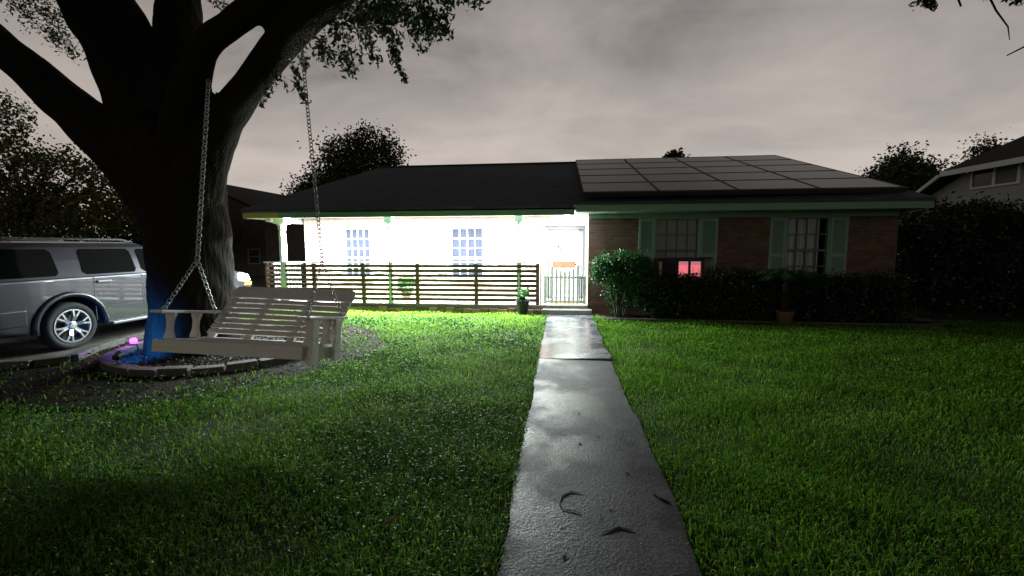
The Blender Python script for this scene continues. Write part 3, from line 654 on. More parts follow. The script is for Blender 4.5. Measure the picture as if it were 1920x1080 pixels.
mb = MB(); mb.box(cb0+.16, 2.335, cy0+.05, cy0+.06, .66, 1.25); mb.build('dark_pane', 'glass', t)

# ------------------------------------------------------------------ plants by the house
def cham(name, loc, label, cat, group=None): return thing(name, loc, label, cat, group)
t = thing('round_shrub', (1.18, 9.85, 0), 'rounded green shrub lit from the porch, standing just right of the gate', 'shrub')
B = []
for i in range(30):
    a = rng.uniform(0, 2*pi); e = rng.uniform(-.5, 1); r = .42
    B.append((1.16+.50*cos(a)*cos(e), 9.80+.30*sin(a)*cos(e), 1.02+.36*sin(e), .20, .17, .17))
B += [(1.75, 9.75, .62, .26, .18, .26), (1.5, 9.72, .66, .24, .16, .22), (1.85, 9.7, .66, .2, .16, .26), (1.25, 9.9, .66, .26, .12, .2), (1.0, 9.95, .55, .22, .1, .22), (1.45, 9.85, .45, .24, .14, .24), (1.75, 9.8, .4, .25, .15, .25), (1.1, 10.0, .35, .3, .1, .25), (1.6, 9.7, .5, .3, .15, .3), (.66, 9.75, .98, .22, .2, .24), (1.58, 9.78, .98, .24, .2, .27), (1.15, 9.72, 1.08, .4, .25, .33)]
C = cloud(B, 30000, .09, 16); C = C[C[:, 1] < 10.24]
V, F = leaves(C, rng.uniform(.035, .065, len(C)), rng.uniform(.022, .036, len(C)), flat=.25); np_mesh('crown', V, F, 'shrub_leaf', t)
mb = MB()
for k, (dx, dy, top) in enumerate(((-.22, -.05, .85), (-.08, .05, .9), (.10, -.06, .9), (.26, .02, .85), (.38, 0, .8))):
    mb.tube([(1.10+dx*.25, 9.82+dy*.3, -.02), (1.10+dx*.45, 9.80+dy, .25), (1.12+dx*.9, 9.80+dy, .5), (1.14+dx*1.3, 9.8+dy, top)], [.026, .022, .018, .012], 7)
mb.build('trunk', 'stem', t)
def hedge(name, x0, x1, y0, y1, z0, z1, label, nleaf, lsz, m='hedge_leaf', lump=.12):
    t = thing(name, ((x0+x1)/2, (y0+y1)/2, 0), label, 'hedge'); B = []
    nx = max(4, int((x1-x0)/.28))
    for i in range(nx):
        for j in range(3):
            for k in range(3):
                B.append((x0+(i+.5)*(x1-x0)/nx+rng.normal()*.06, y0+(j+.5)*(y1-y0)/3+rng.normal()*.04, z0+(k+.5)*(z1-z0)/3+rng.normal()*.05, .2+lump*rng.random(), (y1-y0)/5, (z1-z0)/5+.05*rng.random()))
    C = cloud(B, nleaf, .10, 16); C = C[(C[:, 2] > .02) & (C[:, 1] < 10.24)]
    V, F = leaves(C, rng.uniform(lsz*.7, lsz*1.3, len(C)), lsz*.55, flat=.2); np_mesh('foliage', V, F, m, t)
    mb = MB()
    for i in range(nx):
        x = x0+(i+.5)*(x1-x0)/nx; mb.tube([(x, (y0+y1)/2, -.02), (x+.04, (y0+y1)/2, z0+.2), (x-.03, (y0+y1)/2, (z0+z1)/2)], [.02, .017, .01], 6)
    mb.build('stem', 'stem', t); return t
hedge('clipped_hedge', 1.75, 4.22, 9.42, 9.84, .10, .93, 'dark clipped hedge below the windows, between the round shrub and the potted palm', 26000, .06)
hedge('clipped_hedge', 4.52, 6.75, 9.42, 9.95, .10, .95, 'dark clipped hedge at the right end of the house, right of the potted palm', 22000, .06)
# pale grassy clump rising behind the hedge
t = thing('grassy_plant', (3.45, 9.98, 0), 'yellow green grassy clump showing above the dark hedge, between the two windows', 'plant')
n_ = 900; a = rng.uniform(0, 2*pi, n_); b0 = np.c_[3.45+rng.normal(0, .33, n_), 10.0+rng.normal(0, .06, n_), np.full(n_, .5)]
tip = b0+np.c_[np.cos(a)*.16, np.sin(a)*.08, rng.uniform(.5, .68, n_)]; sd = np.c_[-np.sin(a), np.cos(a), 0*a]*.006
V = np.stack([b0-sd, b0+sd, tip+sd*.3, tip-sd*.3], 1).reshape(-1, 3); M['grassy'] = mat('grassy', (.07, .10, .02), .5, island=.4, trans=.2); np_mesh('blades', V, np.arange(4*n_).reshape(-1, 4), 'grassy', t)
mb = MB()
for k in range(5): mb.cyl((3.15+k*.15, 10.0, 0), (3.15+k*.15, 10.0, .6), .05, .03, 8)
mb.build('clump_base', 'stem', t)

def palm(x, y, z, n_, ln, m, t, up=1.0, seed=3, width=.05):
    r = np.random.default_rng(seed); mb = MB()
    for k in range(n_):
        a = 2*pi*k/n_+r.normal()*.15; el = r.uniform(.45, 1.25)*up; pts = []
        for i in range(9):
            s = i/8; d = ln*s; pts.append(np.array([x+cos(a)*d*cos(el*(1-.55*s)), y+sin(a)*d*cos(el*(1-.55*s)), z+d*sin(el)*(1-.75*s*s*(1.4-el*.5))]))
        mb.tube(pts, [.008*(1-.8*i/8) for i in range(9)], 4, caps=False)
        for i in range(1, 9):
            for q in range(2):
                for s in (-1, 1):
                    c = pts[i-1]*(1-q*.5)+pts[i]*q*.5; dd = pts[i]-pts[i-1]; dd = dd/np.linalg.norm(dd); sd = np.cross(dd, (0, 0, 1.)); sd /= np.linalg.norm(sd)
                    L_ = width*3.2*(1-.4*abs(i-4)/4); e_ = c+(sd*s+dd*.7-np.array([0, 0, .15]))*L_; w_ = dd*.014
                    mb.add([c-w_, c+w_, e_], [(0, 1, 2)])
    return mb.build('fronds', m, t)
p = at(1478, 583, Y=9.15)
px_ = 4.30; t = thing('potted_sago_palm', (px_, 9.2, 0), 'low sago palm in a terracotta pot in front of the dark hedge', 'potted plant')
mb = MB(); mb.lathe([(0, .0), (.12, .0), (.16, .24), (.175, .25), (.175, .29), (.15, .29), (.14, .25), (0, .25)], (px_, 9.2, 0), 18); mb.build('pot', 'terra', t, smooth=False)
mb = MB(); mb.lathe([(.07, .25), (.085, .5), (.07, .82), (.03, .88), (0, .89)], (px_, 9.2, 0), 10); mb.build('trunk', 'bark', t)
M['sago'] = mat('sago', (.035, .075, .022), .4, var=.3, island=.3); palm(px_, 9.2, .86, 30, .62, 'sago', t, width=.062)
p = at(980, 583, Z=0.0); pxx = at(980, 560, Y=9.98)[0]
t = thing('potted_plant', (pxx, 9.99, .0), 'small leafy plant in a black pot in front of the fence beside the gate', 'potted plant')
mb = MB(); mb.lathe([(0, .06), (.11, .06), (.155, .30), (.17, .31), (.17, .35), (.145, .35), (.14, .31), (0, .31)], (pxx, 9.97, 0), 18)
mb.lathe([(0, 0), (.1, 0), (.1, .06), (0, .06)], (pxx, 9.97, 0), 14); mb.build('pot', 'pot', t)
C = np.concatenate([spray((pxx, 9.97, .34), (pxx+.15*cos(a), 9.97+.15*sin(a), .60+.05*sin(3*a)), 26, .02) for a in np.linspace(0, 6, 9)])
V, F = leaves(C, rng.uniform(.05, .10, len(C)), .04, flat=.3); np_mesh('leaves', V, F, 'shrub_leaf', t)
# green plant on the porch behind the fence
gx = at(762, 548, Y=11.2)[0]
t = thing('porch_plant', (gx, 11.2, .2), 'bushy light green plant seen through the slats of the fence', 'potted plant')
mb = MB(); mb.lathe([(0, .2), (.10, .2), (.13, .38), (.12, .38), (0, .36)], (gx, 11.2, 0), 16); mb.build('pot', 'terra', t)
C = cloud([(gx, 11.2, .58, .22, .18, .2)], 900, .07, 10); V, F = leaves(C, .09, .05); np_mesh('leaves', V, F, 'shrub_leaf', t)

# ------------------------------------------------------------------ the big oak
def fork(mb, pts, n=14):
    P_ = []; R_ = []
    for px, py, Y, rp in pts: q = at(px, py, Y=Y); P_.append(q); R_.append(rp*dep(q)/FPX*FPX/math.sqrt(FPX**2+(px-960)**2+(540-py)**2))
    # resample smoothly
    P2, R2 = [], []; k = len(P_)
    for i in range(k-1):
        p0, p1, p2, p3 = P_[max(i-1, 0)], P_[i], P_[i+1], P_[min(i+2, k-1)]
        for t_ in np.linspace(0, 1, 5, endpoint=False):
            P2.append(.5*((2*p1)+(-p0+p2)*t_+(2*p0-5*p1+4*p2-p3)*t_*t_+(-p0+3*p1-3*p2+p3)*t_**3)); R2.append(R_[i]*(1-t_)+R_[i+1]*t_)
    P2.append(P_[-1]); R2.append(R_[-1]); mb.tube(P2, R2, n); return P2
oak = thing('oak_tree', (TC[0], TC[1], 0), 'huge dark oak with spreading limbs at left, holding the white swing', 'tree')
mb = MB(); b = []
for z, r in ((-.2, .70), (.05, .65), (.3, .62), (.7, .575), (1.2, .565), (1.8, .57), (2.3, .61), (2.8, .64), (3.3, .55)): b.append(((TC[0]-(.0 if z < 2 else .10), TC[1], z), r))
mb.tube([q[0] for q in b], [q[1] for q in b], 24)
for k in range(7): # root flare
    a = 2*pi*k/7+.3; mb.tube([(TC[0]+cos(a)*.34, TC[1]+sin(a)*.34, .45), (TC[0]+cos(a)*.46, TC[1]+sin(a)*.46, .14), (TC[0]+cos(a)*.60, TC[1]+sin(a)*.60, -.08)], [.26, .22, .12], 8)
fork(mb, [(345, 430, 6.15, 72), (262, 312, 6.1, 76), (146, 212, 6.05, 61), (48, 125, 5.95, 54), (0, 85, 5.9, 53), (-150, -40, 5.7, 46), (-320, -150, 5.5, 36)])
fork(mb, [(300, 290, 6.15, 80), (243, 110, 6.05, 90), (180, 0, 5.95, 94), (130, -130, 5.8, 70), (60, -320, 5.6, 50)])
fork(mb, [(335, 230, 6.15, 85), (335, 70, 6.2, 56), (337, -20, 6.3, 50), (345, -200, 6.5, 42)])
l2 = fork(mb, [(335, 340, 6.1, 50), (346, 215, 5.6, 50), (380, 98, 4.95, 35), (430, 48, 4.65, 33), (495, 0, 4.4, 35), (590, -70, 4.1, 33), (720, -160, 3.8, 26)])
l3 = fork(mb, [(335, 470, 6.2, 55), (362, 350, 6.05, 66), (415, 236, 5.7, 42), (468, 160, 5.2, 38), (530, 80, 4.75, 40), (592, 15, 4.3, 42), (690, -60, 3.9, 36), (820, -150, 3.5, 26)])
o = mb.build('trunk', 'bark', oak, smooth=True)
md = o.modifiers.new('r', 'REMESH'); md.mode = 'VOXEL'; md.voxel_size = .035; md.use_smooth_shade = True
m2 = o.modifiers.new('s', 'SMOOTH'); m2.factor = .5; m2.iterations = 4
dg = bpy.context.evaluated_depsgraph_get(); me = bpy.data.meshes.new_from_object(o.evaluated_get(dg)); o.modifiers.clear(); old = o.data; o.data = me; bpy.data.meshes.remove(old)
# bark ridges as displacement
nv = len(me.vertices); V = np.empty(nv*3, np.float32); me.vertices.foreach_get('co', V); V = V.reshape(-1, 3); N = np.empty(nv*3, np.float32); me.vertices.foreach_get('normal', N); N = N.reshape(-1, 3)
an = np.arctan2(V[:, 1], V[:, 0])
dsp = .012*np.abs(np.sin(an*19+2.2*np.sin(V[:, 2]*2.3)+1.5*np.sin(V[:, 2]*5.1+an*3)))+.012*np.sin(V[:, 2]*11+an*9)*.7-.018
V += N*dsp[:, None]; me.vertices.foreach_set('co', V.ravel()); me.update()
for p_ in me.polygons: p_.use_smooth = True
# leaves in view
CL = []
def A(x, y, Y): return at(x, y, Y=Y)
def br(x0, y0, x1, y1, Y0, Y1, n_, w): CL.append(spray(A(x0, y0, Y0), A(x1, y1, Y1), n_, w))
br(600, 60, 600, 110, 4.4, 4.4, 60, .05); br(590, 90, 665, 138, 4.4, 4.5, 110, .06); br(600, 85, 680, 110, 4.4, 4.5, 90, .06); br(640, 95, 670, 135, 4.4, 4.5, 50, .05)
for q in range(34):
    x = random.uniform(615, 830); y = random.uniform(-60, 45); br(x, y, x+random.uniform(-10, 40), y+random.uniform(15, 45), random.uniform(3.9, 5), random.uniform(3.9, 5), 85, .07)
br(680, 20, 690, 88, 4.5, 4.5, 110, .06); br(688, 60, 705, 118, 4.5, 4.5, 80, .05); br(725, 40, 745, 110, 4.3, 4.4, 110, .06); br(735, 95, 760, 152, 4.4, 4.4, 90, .032)
br(760, 20, 780, 70, 4.3, 4.4, 80, .05); br(770, 50, 790, 95, 4.3, 4.4, 50, .05); br(800, 10, 845, 68, 4.2, 4.3, 100, .05); br(810, 25, 845, 35, 4.2, 4.3, 40, .04); br(830, -10, 905, 6, 4.2, 4.2, 90, .04); br(640, 20, 620, 70, 4.4, 4.5, 70, .05)
br(665, 5, 650, 75, 4.4, 4.5, 90, .06); br(700, -5, 720, 60, 4.4, 4.4, 120, .07)
br(525, 140, 488, 200, 5.0, 4.9, 70, .025); br(530, 145, 540, 170, 5.0, 5.0, 16, .02); br(552, 118, 560, 170, 4.7, 4.7, 70, .03); br(558, 160, 575, 192, 4.7, 4.7, 50, .03); br(565, 95, 575, 130, 4.6, 4.6, 50, .035)
for q in range(11):
    x = random.uniform(5, 115); y = x*.62+random.uniform(-45, 18); br(x, y, x+random.uniform(10, 40), y+random.uniform(10, 35), 6.6, 7.2, 45, .10)
br(95, 60, 150, 112, 6.8, 6.8, 160, .10); br(20, 10, 120, 75, 6.8, 6.8, 260, .14); br(60, -10, 110, 40, 6.8, 6.8, 160, .12); br(-20, 170, 60, 215, 6.4, 6.4, 120, .10); br(-20, 195, 30, 235, 6.4, 6.4, 80, .10); br(0, 190, 60, 220, 6.4, 6.4, 60, .06)
br(385, -20, 420, 15, 6.8, 6.8, 60, .07); br(395, 0, 440, 18, 6.8, 6.8, 50, .05)
C = np.concatenate(CL); V1, F1 = leaves(C, rng.uniform(.05, .085, len(C)), rng.uniform(.02, .036, len(C)), droop=.3)
# crown above the frame
B = []
for i in range(170):
    x, y = rng.uniform(-13, 1.5), rng.uniform(-3, 12); d = max(0.5, dep((x, y, 4)))
    z = HC+.60*d+rng.uniform(.9, 3.6); z = max(z, 4.6+rng.random()*1.5)
    B.append((x, y, z, .9, .9, .55))
C = cloud(B, 26000, .45, 20); low = HC+(C@FW*0+np.array((C-ORG)@FW))*.62+.25; C = C[(C[:, 2] > low) & (C[:, 2] > 4.2)]
V2, F2 = leaves(C, rng.uniform(.12, .2, len(C)), .10)
np_mesh('crown', np.concatenate([V1, V2]), np.concatenate([F1, F2+len(V1)]), 'oak_leaf', oak)

# ------------------------------------------------------------------ porch swing
sw_loc = Vector((-3.255, 3.92, .655)); sw_rot = (R(-9), R(1.6), 0)
sw = thing('porch_swing', sw_loc, 'white slatted wooden swing bench hanging on chains from the oak', 'swing', rot=sw_rot)
sw['_w'] = (0, 0, 0); SWM = Matrix.Translation(sw_loc) @ __import__('mathutils').Euler(sw_rot).to_matrix().to_4x4(); SWI = SWM.inverted()
hw = .735
mb = MB()
for k in range(6): y = -.235+k*.088; mb.box(-hw+.03, hw-.03, y-.036, y+.036, -.012, .010)
mb.build('seat', 'bench', sw, bevel=.004)
mb = MB(); mb.box(-hw-.035, hw+.0, -.325, -.285, -.105, .012); mb.build('front_rail', 'bench', sw, bevel=.008)
mb = MB(); mb.box(-hw, hw, .235, .272, -.10, -.015)
for x in (-hw+.02, -.25, .25, hw-.02): mb.box(x-.019, x+.019, -.283, .233, -.10, -.014)
mb.build('seat_frame', 'bench', sw, bevel=.004)
b0 = np.array([0, .245, .02]); bd = np.array([0, .40, .50]); bl = np.linalg.norm(bd); bd /= bl; bn = np.cross((1, 0, 0), bd)
def bs(mbx, x0, x1, s0_, s1_, t0, t1, rot=None):
    v = [np.array([x, 0, 0])+b0+bd*s_+bn*t_ for t_ in (t0, t1) for x, s_ in ((x0, s0_), (x1, s0_), (x1, s1_), (x0, s1_))]
    mbx.add(v, [(0, 3, 2, 1), (4, 5, 6, 7), (0, 1, 5, 4), (1, 2, 6, 5), (2, 3, 7, 6), (3, 0, 4, 7)])
sg = 1 if bn[1] < 0 else -1
mb = MB(); pitch_ = .072
for k in range(7): bs(mb, -hw+.015, hw-.015, .03+k*pitch_, .03+k*pitch_+.054, 0, .018*sg)
# wide crest slat with clipped corners
s0_, s1_ = .03+7*pitch_, bl+.06; c = .05
poly = [(-hw, s0_), (hw, s0_), (hw, s1_-c), (hw-c*.4, s1_-c*.3), (hw-c*1.4, s1_), (-hw+c*1.4, s1_), (-hw+c*.4, s1_-c*.3), (-hw, s1_-c)]
v = [np.array([x, 0, 0])+b0+bd*s_+bn*t_ for t_ in (0, .02*sg) for x, s_ in poly]; k = len(poly)
mb.add(v, [tuple(range(k))[::-1], tuple(range(k, 2*k))]+[(i, (i+1) % k, k+(i+1) % k, k+i) for i in range(k)])
mb.build('backrest', 'bench', sw, bevel=.003)
for x in (-hw+.07, -.24, .24, hw-.07):
    mb = MB(); bs(mb, x-.04, x+.04, -.06, bl+.02, -.032*sg, -.001*sg); mb.build('back_brace', 'bench', sw, bevel=.003)

for s in (-1, 1):
    mb = MB(); xa = s*(hw+.0)
    prof = [(-.36, -.05), (-.345, -.062), (-.1, -.062), (.4, -.05), (.44, -.03), (.44, .03), (.4, .05), (-.1, .062), (-.345, .062), (-.36, .05)]
    mb.prism([(xa+b_, a_) for a_, b_ in prof], 2, .262, .286); mb.build('armrest', 'bench', sw, bevel=.004)
    for yc in (-.20, .10): # hourglass uprights
        mb = MB(); pr = [(yc-.052, .012), (yc+.052, .012), (yc+.047, .04), (yc+.03, .09), (yc+.027, .137), (yc+.03, .185), (yc+.047, .235), (yc+.052, .261), (yc-.052, .261), (yc-.047, .235), (yc-.03, .185), (yc-.027, .137), (yc-.03, .09), (yc-.047, .04)]
        # boards stand broadside to the viewer, turned across the arm
        mb.prism([(xa-s*.02+(q[0]-yc), q[1]) for q in pr], 1, yc-.017, yc+.017); mb.build('arm_post', 'bench', sw, bevel=.003)
    mb = MB(); mb.box(xa-.019+(-.0), xa+.019, -.27, .30, -.13, -.014) if s > 0 else mb.box(xa-.019, xa+.019, -.27, .30, -.10, -.014)
    mb.build('side_rail', 'bench', sw, bevel=.004)
# right side boards reaching down past the seat
for yc in (-.215, .20):
    mb = MB(); mb.box(hw+.021, hw+.058, yc-.055, yc+.055, -.16, .26); mb.build('side_board', 'bench', sw, bevel=.004)
def chain(mbx, a, b, link=.052, wid=.017, wire=.0052):
    a = np.array(a, float); b = np.array(b, float); L_ = np.linalg.norm(b-a); d = (b-a)/L_; k = max(1, int(L_/(link*.78))); x = np.cross(d, (0.3, 1, .2)); x /= np.linalg.norm(x); y = np.cross(d, x)
    for i in range(k):
        c = a+d*(i+.5)*L_/k; s_ = x if i % 2 else y; s_ = s_*.9+(y if i % 2 else x)*.35; s_ /= np.linalg.norm(s_); mbx.ring(c, (link/2, wid), wire, 10, 5, (d, s_))
def loc_(p): return np.array(SWI @ Vector([float(q) for q in p]))
jl = A(370, 487, 4.02); jr = A(604, 490, 4.02); tl = A(391, 150, 4.62); tr = A(566, 92, 4.42)
for s, j, tp in ((-1, jl, tl), (1, jr, tr)):
    w_ = 1 if s < 0 else .8
    mb = MB(); chain(mb, loc_(j), loc_(tp), wid=.019*w_, wire=.0062*w_); xa = s*(hw+.0)
    chain(mb, (xa, -.27, .285), loc_(j), wid=.017*w_, wire=.0055*w_); chain(mb, (xa, .36, .285), loc_(j), wid=.017*w_, wire=.0055*w_); mb.build('chain', 'chain', sw, smooth=True)
    mb = MB()
    for yy in (-.27, .36): mb.cyl((xa, yy, .25), (xa, yy, .30), .009, n=8); mb.ring((xa, yy, .305), (.02, .02), .005, 10, 5, ((0, 0, 1), (0, 1, 0)))
    mb.build('eye_bolt', 'chain', sw)

# ------------------------------------------------------------------ silver car
cr = thing('parked_car', (-8.75, 7.3, 0), 'silver four wheel drive parked on the driveway, half hidden by the oak trunk', 'car')
cr['_w'] = (0, 0, 0)
RW, FWh, WR = -1.41, 1.60, .375; hwc = .95
def arch(cy, r, z0, rev=False):
    a0 = math.asin((z0-WR)/r); pts = [(cy+r*cos(pi-a0-(pi-2*a0)*i/14) if True else 0, WR+r*sin(pi-a0-(pi-2*a0)*i/14)) for i in range(15)]
    return pts
low = [(2.38, .30)]+list(reversed(arch(FWh, .46, .30)))[0:15]+list(reversed(arch(RW, .47, .32)))
low = low+[(-2.42, .42), (-2.60, .48), (-2.62, .70), (-2.56, .76), (-2.55, 1.13), (1.02, 1.15), (1.6, 1.11), (2.1, 1.04), (2.38, .93), (2.50, .76), (2.58, .68), (2.58, .46), (2.5, .36)]
nseg = 9; prof = []
for i in range(nseg):  # plan taper: nose and tail pulled in; sides barrelled
    pass
mb = MB(); mb.prism(low, 0, -hwc, hwc)
body = mb.build('body', 'silver', cr, bevel=.05, seg=3)
body['_w'] = (0, 0, 0)
def gh(z): return .93-(z-1.13)/.54*.20
mb = MB(); zs = (1.10, 1.40, 1.60, 1.67, 1.695); ring_ = []
for z, y0, y1, ins in ((1.10, -2.53, 1.02, 0), (1.40, -2.46, .55, 0), (1.60, -2.36, .20, .01), (1.67, -2.28, .05, .04), (1.695, -2.1, -.1, .16)):
    x = gh(z)-ins; ring_.append([(-x, y0+.10, z), (-x+.1, y0, z), (x-.1, y0, z), (x, y0+.10, z), (x, y1-.10, z), (x-.14, y1, z), (-x+.14, y1, z), (-x, y1-.10, z)])
v = [q for r_ in ring_ for q in r_]; fs = []
for i in range(len(ring_)-1):
    for j in range(8): fs.append((i*8+j, i*8+(j+1) % 8, (i+1)*8+(j+1) % 8, (i+1)*8+j))
fs += [tuple(range(8))[::-1], tuple(range(32, 40))]; mb.add(v, fs); mb.build('cabin', 'silver', cr)
def swin(y0, y1, s, yt0=None, yt1=None):
    z0, z1 = 1.165, 1.575; yt0 = y0 if yt0 is None else yt0; yt1 = y1 if yt1 is None else yt1; c_ = .05
    pts = [(y0+c_, z0), (y1-c_, z0), (y1, z0+c_), (yt1, z1-c_), (yt1-c_, z1), (yt0+c_, z1), (yt0, z1-c_), (y0, z0+c_)]; k = len(pts); mb = MB()
    v = [(s*(gh(z)+o_), y, z) for o_ in (.006, -.02) for y, z in pts]; mb.add(v, [tuple(range(k)), tuple(range(k, 2*k))[::-1]]+[(i, (i+1) % k, k+(i+1) % k, k+i) for i in range(k)])
    return mb
for s in (1, -1):
    swin(-2.36, -1.50, s, -2.28).build('side_window', 'car_glass', cr); swin(-1.17, -.28, s, -1.12).build('side_window', 'car_glass', cr); swin(-.18, .78, s, -.16, .30).build('side_window', 'car_glass', cr)
mb = MB(); mb.add([(-.72, 1.035, 1.17), (.72, 1.035, 1.17), (.62, .30, 1.575), (-.62, .30, 1.575)], [(0, 1, 2, 3)]); mb.build('windscreen', 'car_glass', cr)
mb = MB(); mb.add([(-.75, -2.535, 1.19), (.75, -2.535, 1.19), (.66, -2.40, 1.56), (-.66, -2.40, 1.56)], [(0, 1, 2, 3)]); mb.build('rear_window', 'car_glass', cr)
def wheel(s, cy):
    w = bpy.data.objects.new('wheel', None); COL.objects.link(w); w.parent = cr; w.location = (s*.84, cy, WR); w['_w'] = (0, 0, 0); w.empty_display_size = .1
    mb = MB(); mb.lathe([(.255, -.10), (.33, -.115), (.365, -.09), (WR, -.05), (WR, .05), (.365, .09), (.33, .115), (.262, .10), (.255, .06), (.255, -.10)], n=40, axis=0); mb.build('tyre', 'tyre', w, smooth=True)
    mb = MB(); mb.lathe([(.262, .10), (.262, .112), (.243, .112), (.235, .08), (.235, -.08)], n=40, axis=0)
    for k in range(6):
        a = 2*pi*k/6+.25
        for dl in (-.13, .13):
            ra = np.array([0, cos(a+dl*.8), sin(a+dl*.8)]); rb = np.array([0, cos(a+dl*1.45), sin(a+dl*1.45)])
            p0 = ra*.055+np.array([.075, 0, 0]); p1 = ra*.15+np.array([.098, 0, 0]); p2 = rb*.245*.99+np.array([.098, 0, 0]); mb.bar(p0, p1, .03, .034, up=(1, 0, 0)); mb.bar(p1, p2, .026, .034, up=(1, 0, 0))
    mb.lathe([(0, .118), (.045, .116), (.055, .10), (.075, .09), (.08, .05)], n=20, axis=0)
    o = mb.build('rim', 'rim', w)
    mb = MB(); mb.lathe([(0, .0), (.24, .0), (.24, -.05), (0, -.05)], n=24, axis=0); mb.build('brake_disc', 'black', w)
    if s < 0: w.rotation_euler = (0, 0, pi)
for s in (1, -1):
    for cy in (RW, FWh): wheel(s, cy)
for s in (1, -1):
    for cy in (RW, FWh):
        mb = MB(); pts = [(s*(hwc+.0), cy+.50*cos(a), WR+.50*sin(a)) for a in np.linspace(-.12, pi+.12, 18)]; mb.tube(pts, .045, 8); mb.build('wheel_arch', 'silver', cr, smooth=True)
mb = MB(); mb.box(-.85, .85, -2.3, 2.3, .33, .6); mb.build('underbody', 'black', cr)
for s in (1, -1): MB().box(min(s*.93, s*1.03), max(s*.93, s*1.03), -.86, 1.08, .30, .345).build('running_board', 'trim', cr, bevel=.012)
for s in (1, -1):
    mb = MB(); mb.tube([(s*.66, -2.1, 1.69), (s*.66, -1.98, 1.735), (s*.66, -.3, 1.735), (s*.66, -.15, 1.69)], .018, 8); mb.build('roof_rail', 'trim', cr)
for y in (-.90, .12):
    for s in (1, -1):
        mb = MB(); mb.box(min(s*.945, s*.985), max(s*.945, s*.985), y-.11, y+.11, 1.02, 1.055); mb.build('door_handle', 'trim', cr, bevel=.01)
mb = MB()
for s in (1, -1):
    for y in (-1.05, -.23, .90): mb.box(min(s*.948, s*.953), max(s*.948, s*.953), y-.006, y+.006, .40, 1.12)
    mb.box(min(s*.948, s*.954), max(s*.948, s*.954), -.84, 1.05, .60, .612)
mb.build('door_seam', 'black', cr)
for s in (1, -1):
    mb = MB(); mb.prism([(2.12, .80), (2.42, .76), (2.545, .80), (2.45, .95), (2.2, 1.005), (2.10, .97)], 0, s*.62, s*.965); mb.build('headlight', 'lens', cr, bevel=.02)
    mb = MB(); mb.prism([(2.30, .68), (2.56, .68), (2.57, .76), (2.35, .752)], 0, s*.70, s*.968); mb.build('turn_signal', 'amber', cr, bevel=.01)
    mb = MB(); mb.prism([(-2.60, .72), (-2.50, .74), (-2.50, 1.08), (-2.58, 1.08)], 0, s*.80, s*.965); mb.build('tail_light', 'red_lens', cr, bevel=.01)
    mb = MB(); mb.box(min(s*.96, s*1.14), max(s*.96, s*1.14), .72, .84, 1.10, 1.28); mb.build('wing_mirror', 'silver', cr, bevel=.03)
mb = MB(); mb.box(-hwc-.004, hwc+.004, -2.66, -1.95, .44, .74); mb.build('rear_bumper', 'silver', cr, bevel=.05)

# ------------------------------------------------------------------ coloured garden spotlights
def spotlight(loc, label, lens, aim, col, power, cone, lr=1., hz=.10):
    t = thing('garden_spotlight', loc, label, 'light'); d = Vector([float(a_)-float(b_) for a_, b_ in zip(aim, loc)]).normalized()
    head = np.array(loc)+np.array([0, 0, hz]); dn = np.array(d)
    mb = MB(); mb.cyl((loc[0], loc[1], -.05), (loc[0], loc[1], hz), .008, n=8); mb.build('spike', 'black', t)
    mb = MB(); mb.tube([head-dn*.05, head-dn*.04, head+dn*.045, head+dn*.06], [.02*lr, .04*lr, .045*lr, .052*lr], 16); hd = mb.build('housing', 'black', t)
    mb = MB(); mb.tube([head+dn*.061, head+dn*.066], [.044*lr, .04*lr], 16); mb.build('lens', lens, t)
    L = bpy.data.lights.new('bulb', 'SPOT'); L.energy = power; L.color = col; L.spot_size = R(cone); L.spot_blend = 1.0; L.shadow_soft_size = .07
    o = bpy.data.objects.new('bulb', L); COL.objects.link(o); o.parent = t; o.location = Vector(head+dn*.08)-Vector([float(q) for q in loc]); o.rotation_euler = d.to_track_quat('-Z', 'Y').to_euler()
bl_ = at(222, 697, Z=0.0); spotlight((bl_[0], bl_[1], 0), 'low black garden spotlight throwing blue light on the oak trunk', 'blue', (TC[0]-.25, TC[1]-.68, .10), (.02, .25, 1), 170, 110, hz=.20)
pl_ = at(250, 624, X=-7.05); spotlight((pl_[0], pl_[1], 0), 'garden spotlight glowing magenta beside the kerb, left of the oak trunk', 'magenta', (pl_[0]+1.1, pl_[1]-1.3, .25), (.75, .06, 1), 45, 130, lr=1.15)

# ------------------------------------------------------------------ litter on the path
p = at(1070, 938, Z=.02)
c0 = [at(x, y, Z=.025) for x, y in ((1091, 924), (1070, 921), (1054, 929), (1049, 942), (1055, 953), (1075, 958), (1089, 962))]
o = tag(MB().tube(c0, [.002, .0038, .004, .004, .003, .003, .002], 6).build('twig', 'debris'), 'curved dark twig lying on the near part of the path', 'twig'); single(o, c0[3])
c1 = [at(x, y, Z=.025) for x, y in ((1128, 998), (1145, 993), (1160, 988), (1175, 991), (1190, 995))]
o = tag(MB().tube(c1, [.002, .004, .0045, .004, .002], 6).build('twig', 'debris'), 'short straight dark twig lying below the curved one on the path', 'twig'); single(o, c1[2])
c2 = [at(x, y, Z=.026) for x, y in ((1225, 925), (1240, 935), (1258, 942))]
o = tag(MB().tube(c2, [.004, .008, .003], 6).build('twig', 'debris'), 'dark twig at the right edge of the path', 'twig'); single(o, c2[1])
spots = [(1062, 773), (1085, 774), (1122, 818), (1120, 829), (1161, 818), (1176, 886), (1144, 952), (1125, 968), (1054, 985), (1058, 1040), (1065, 871), (1133, 722), (998, 803), (1087, 831), (1057, 813), (1110, 907)]
pr_ = None
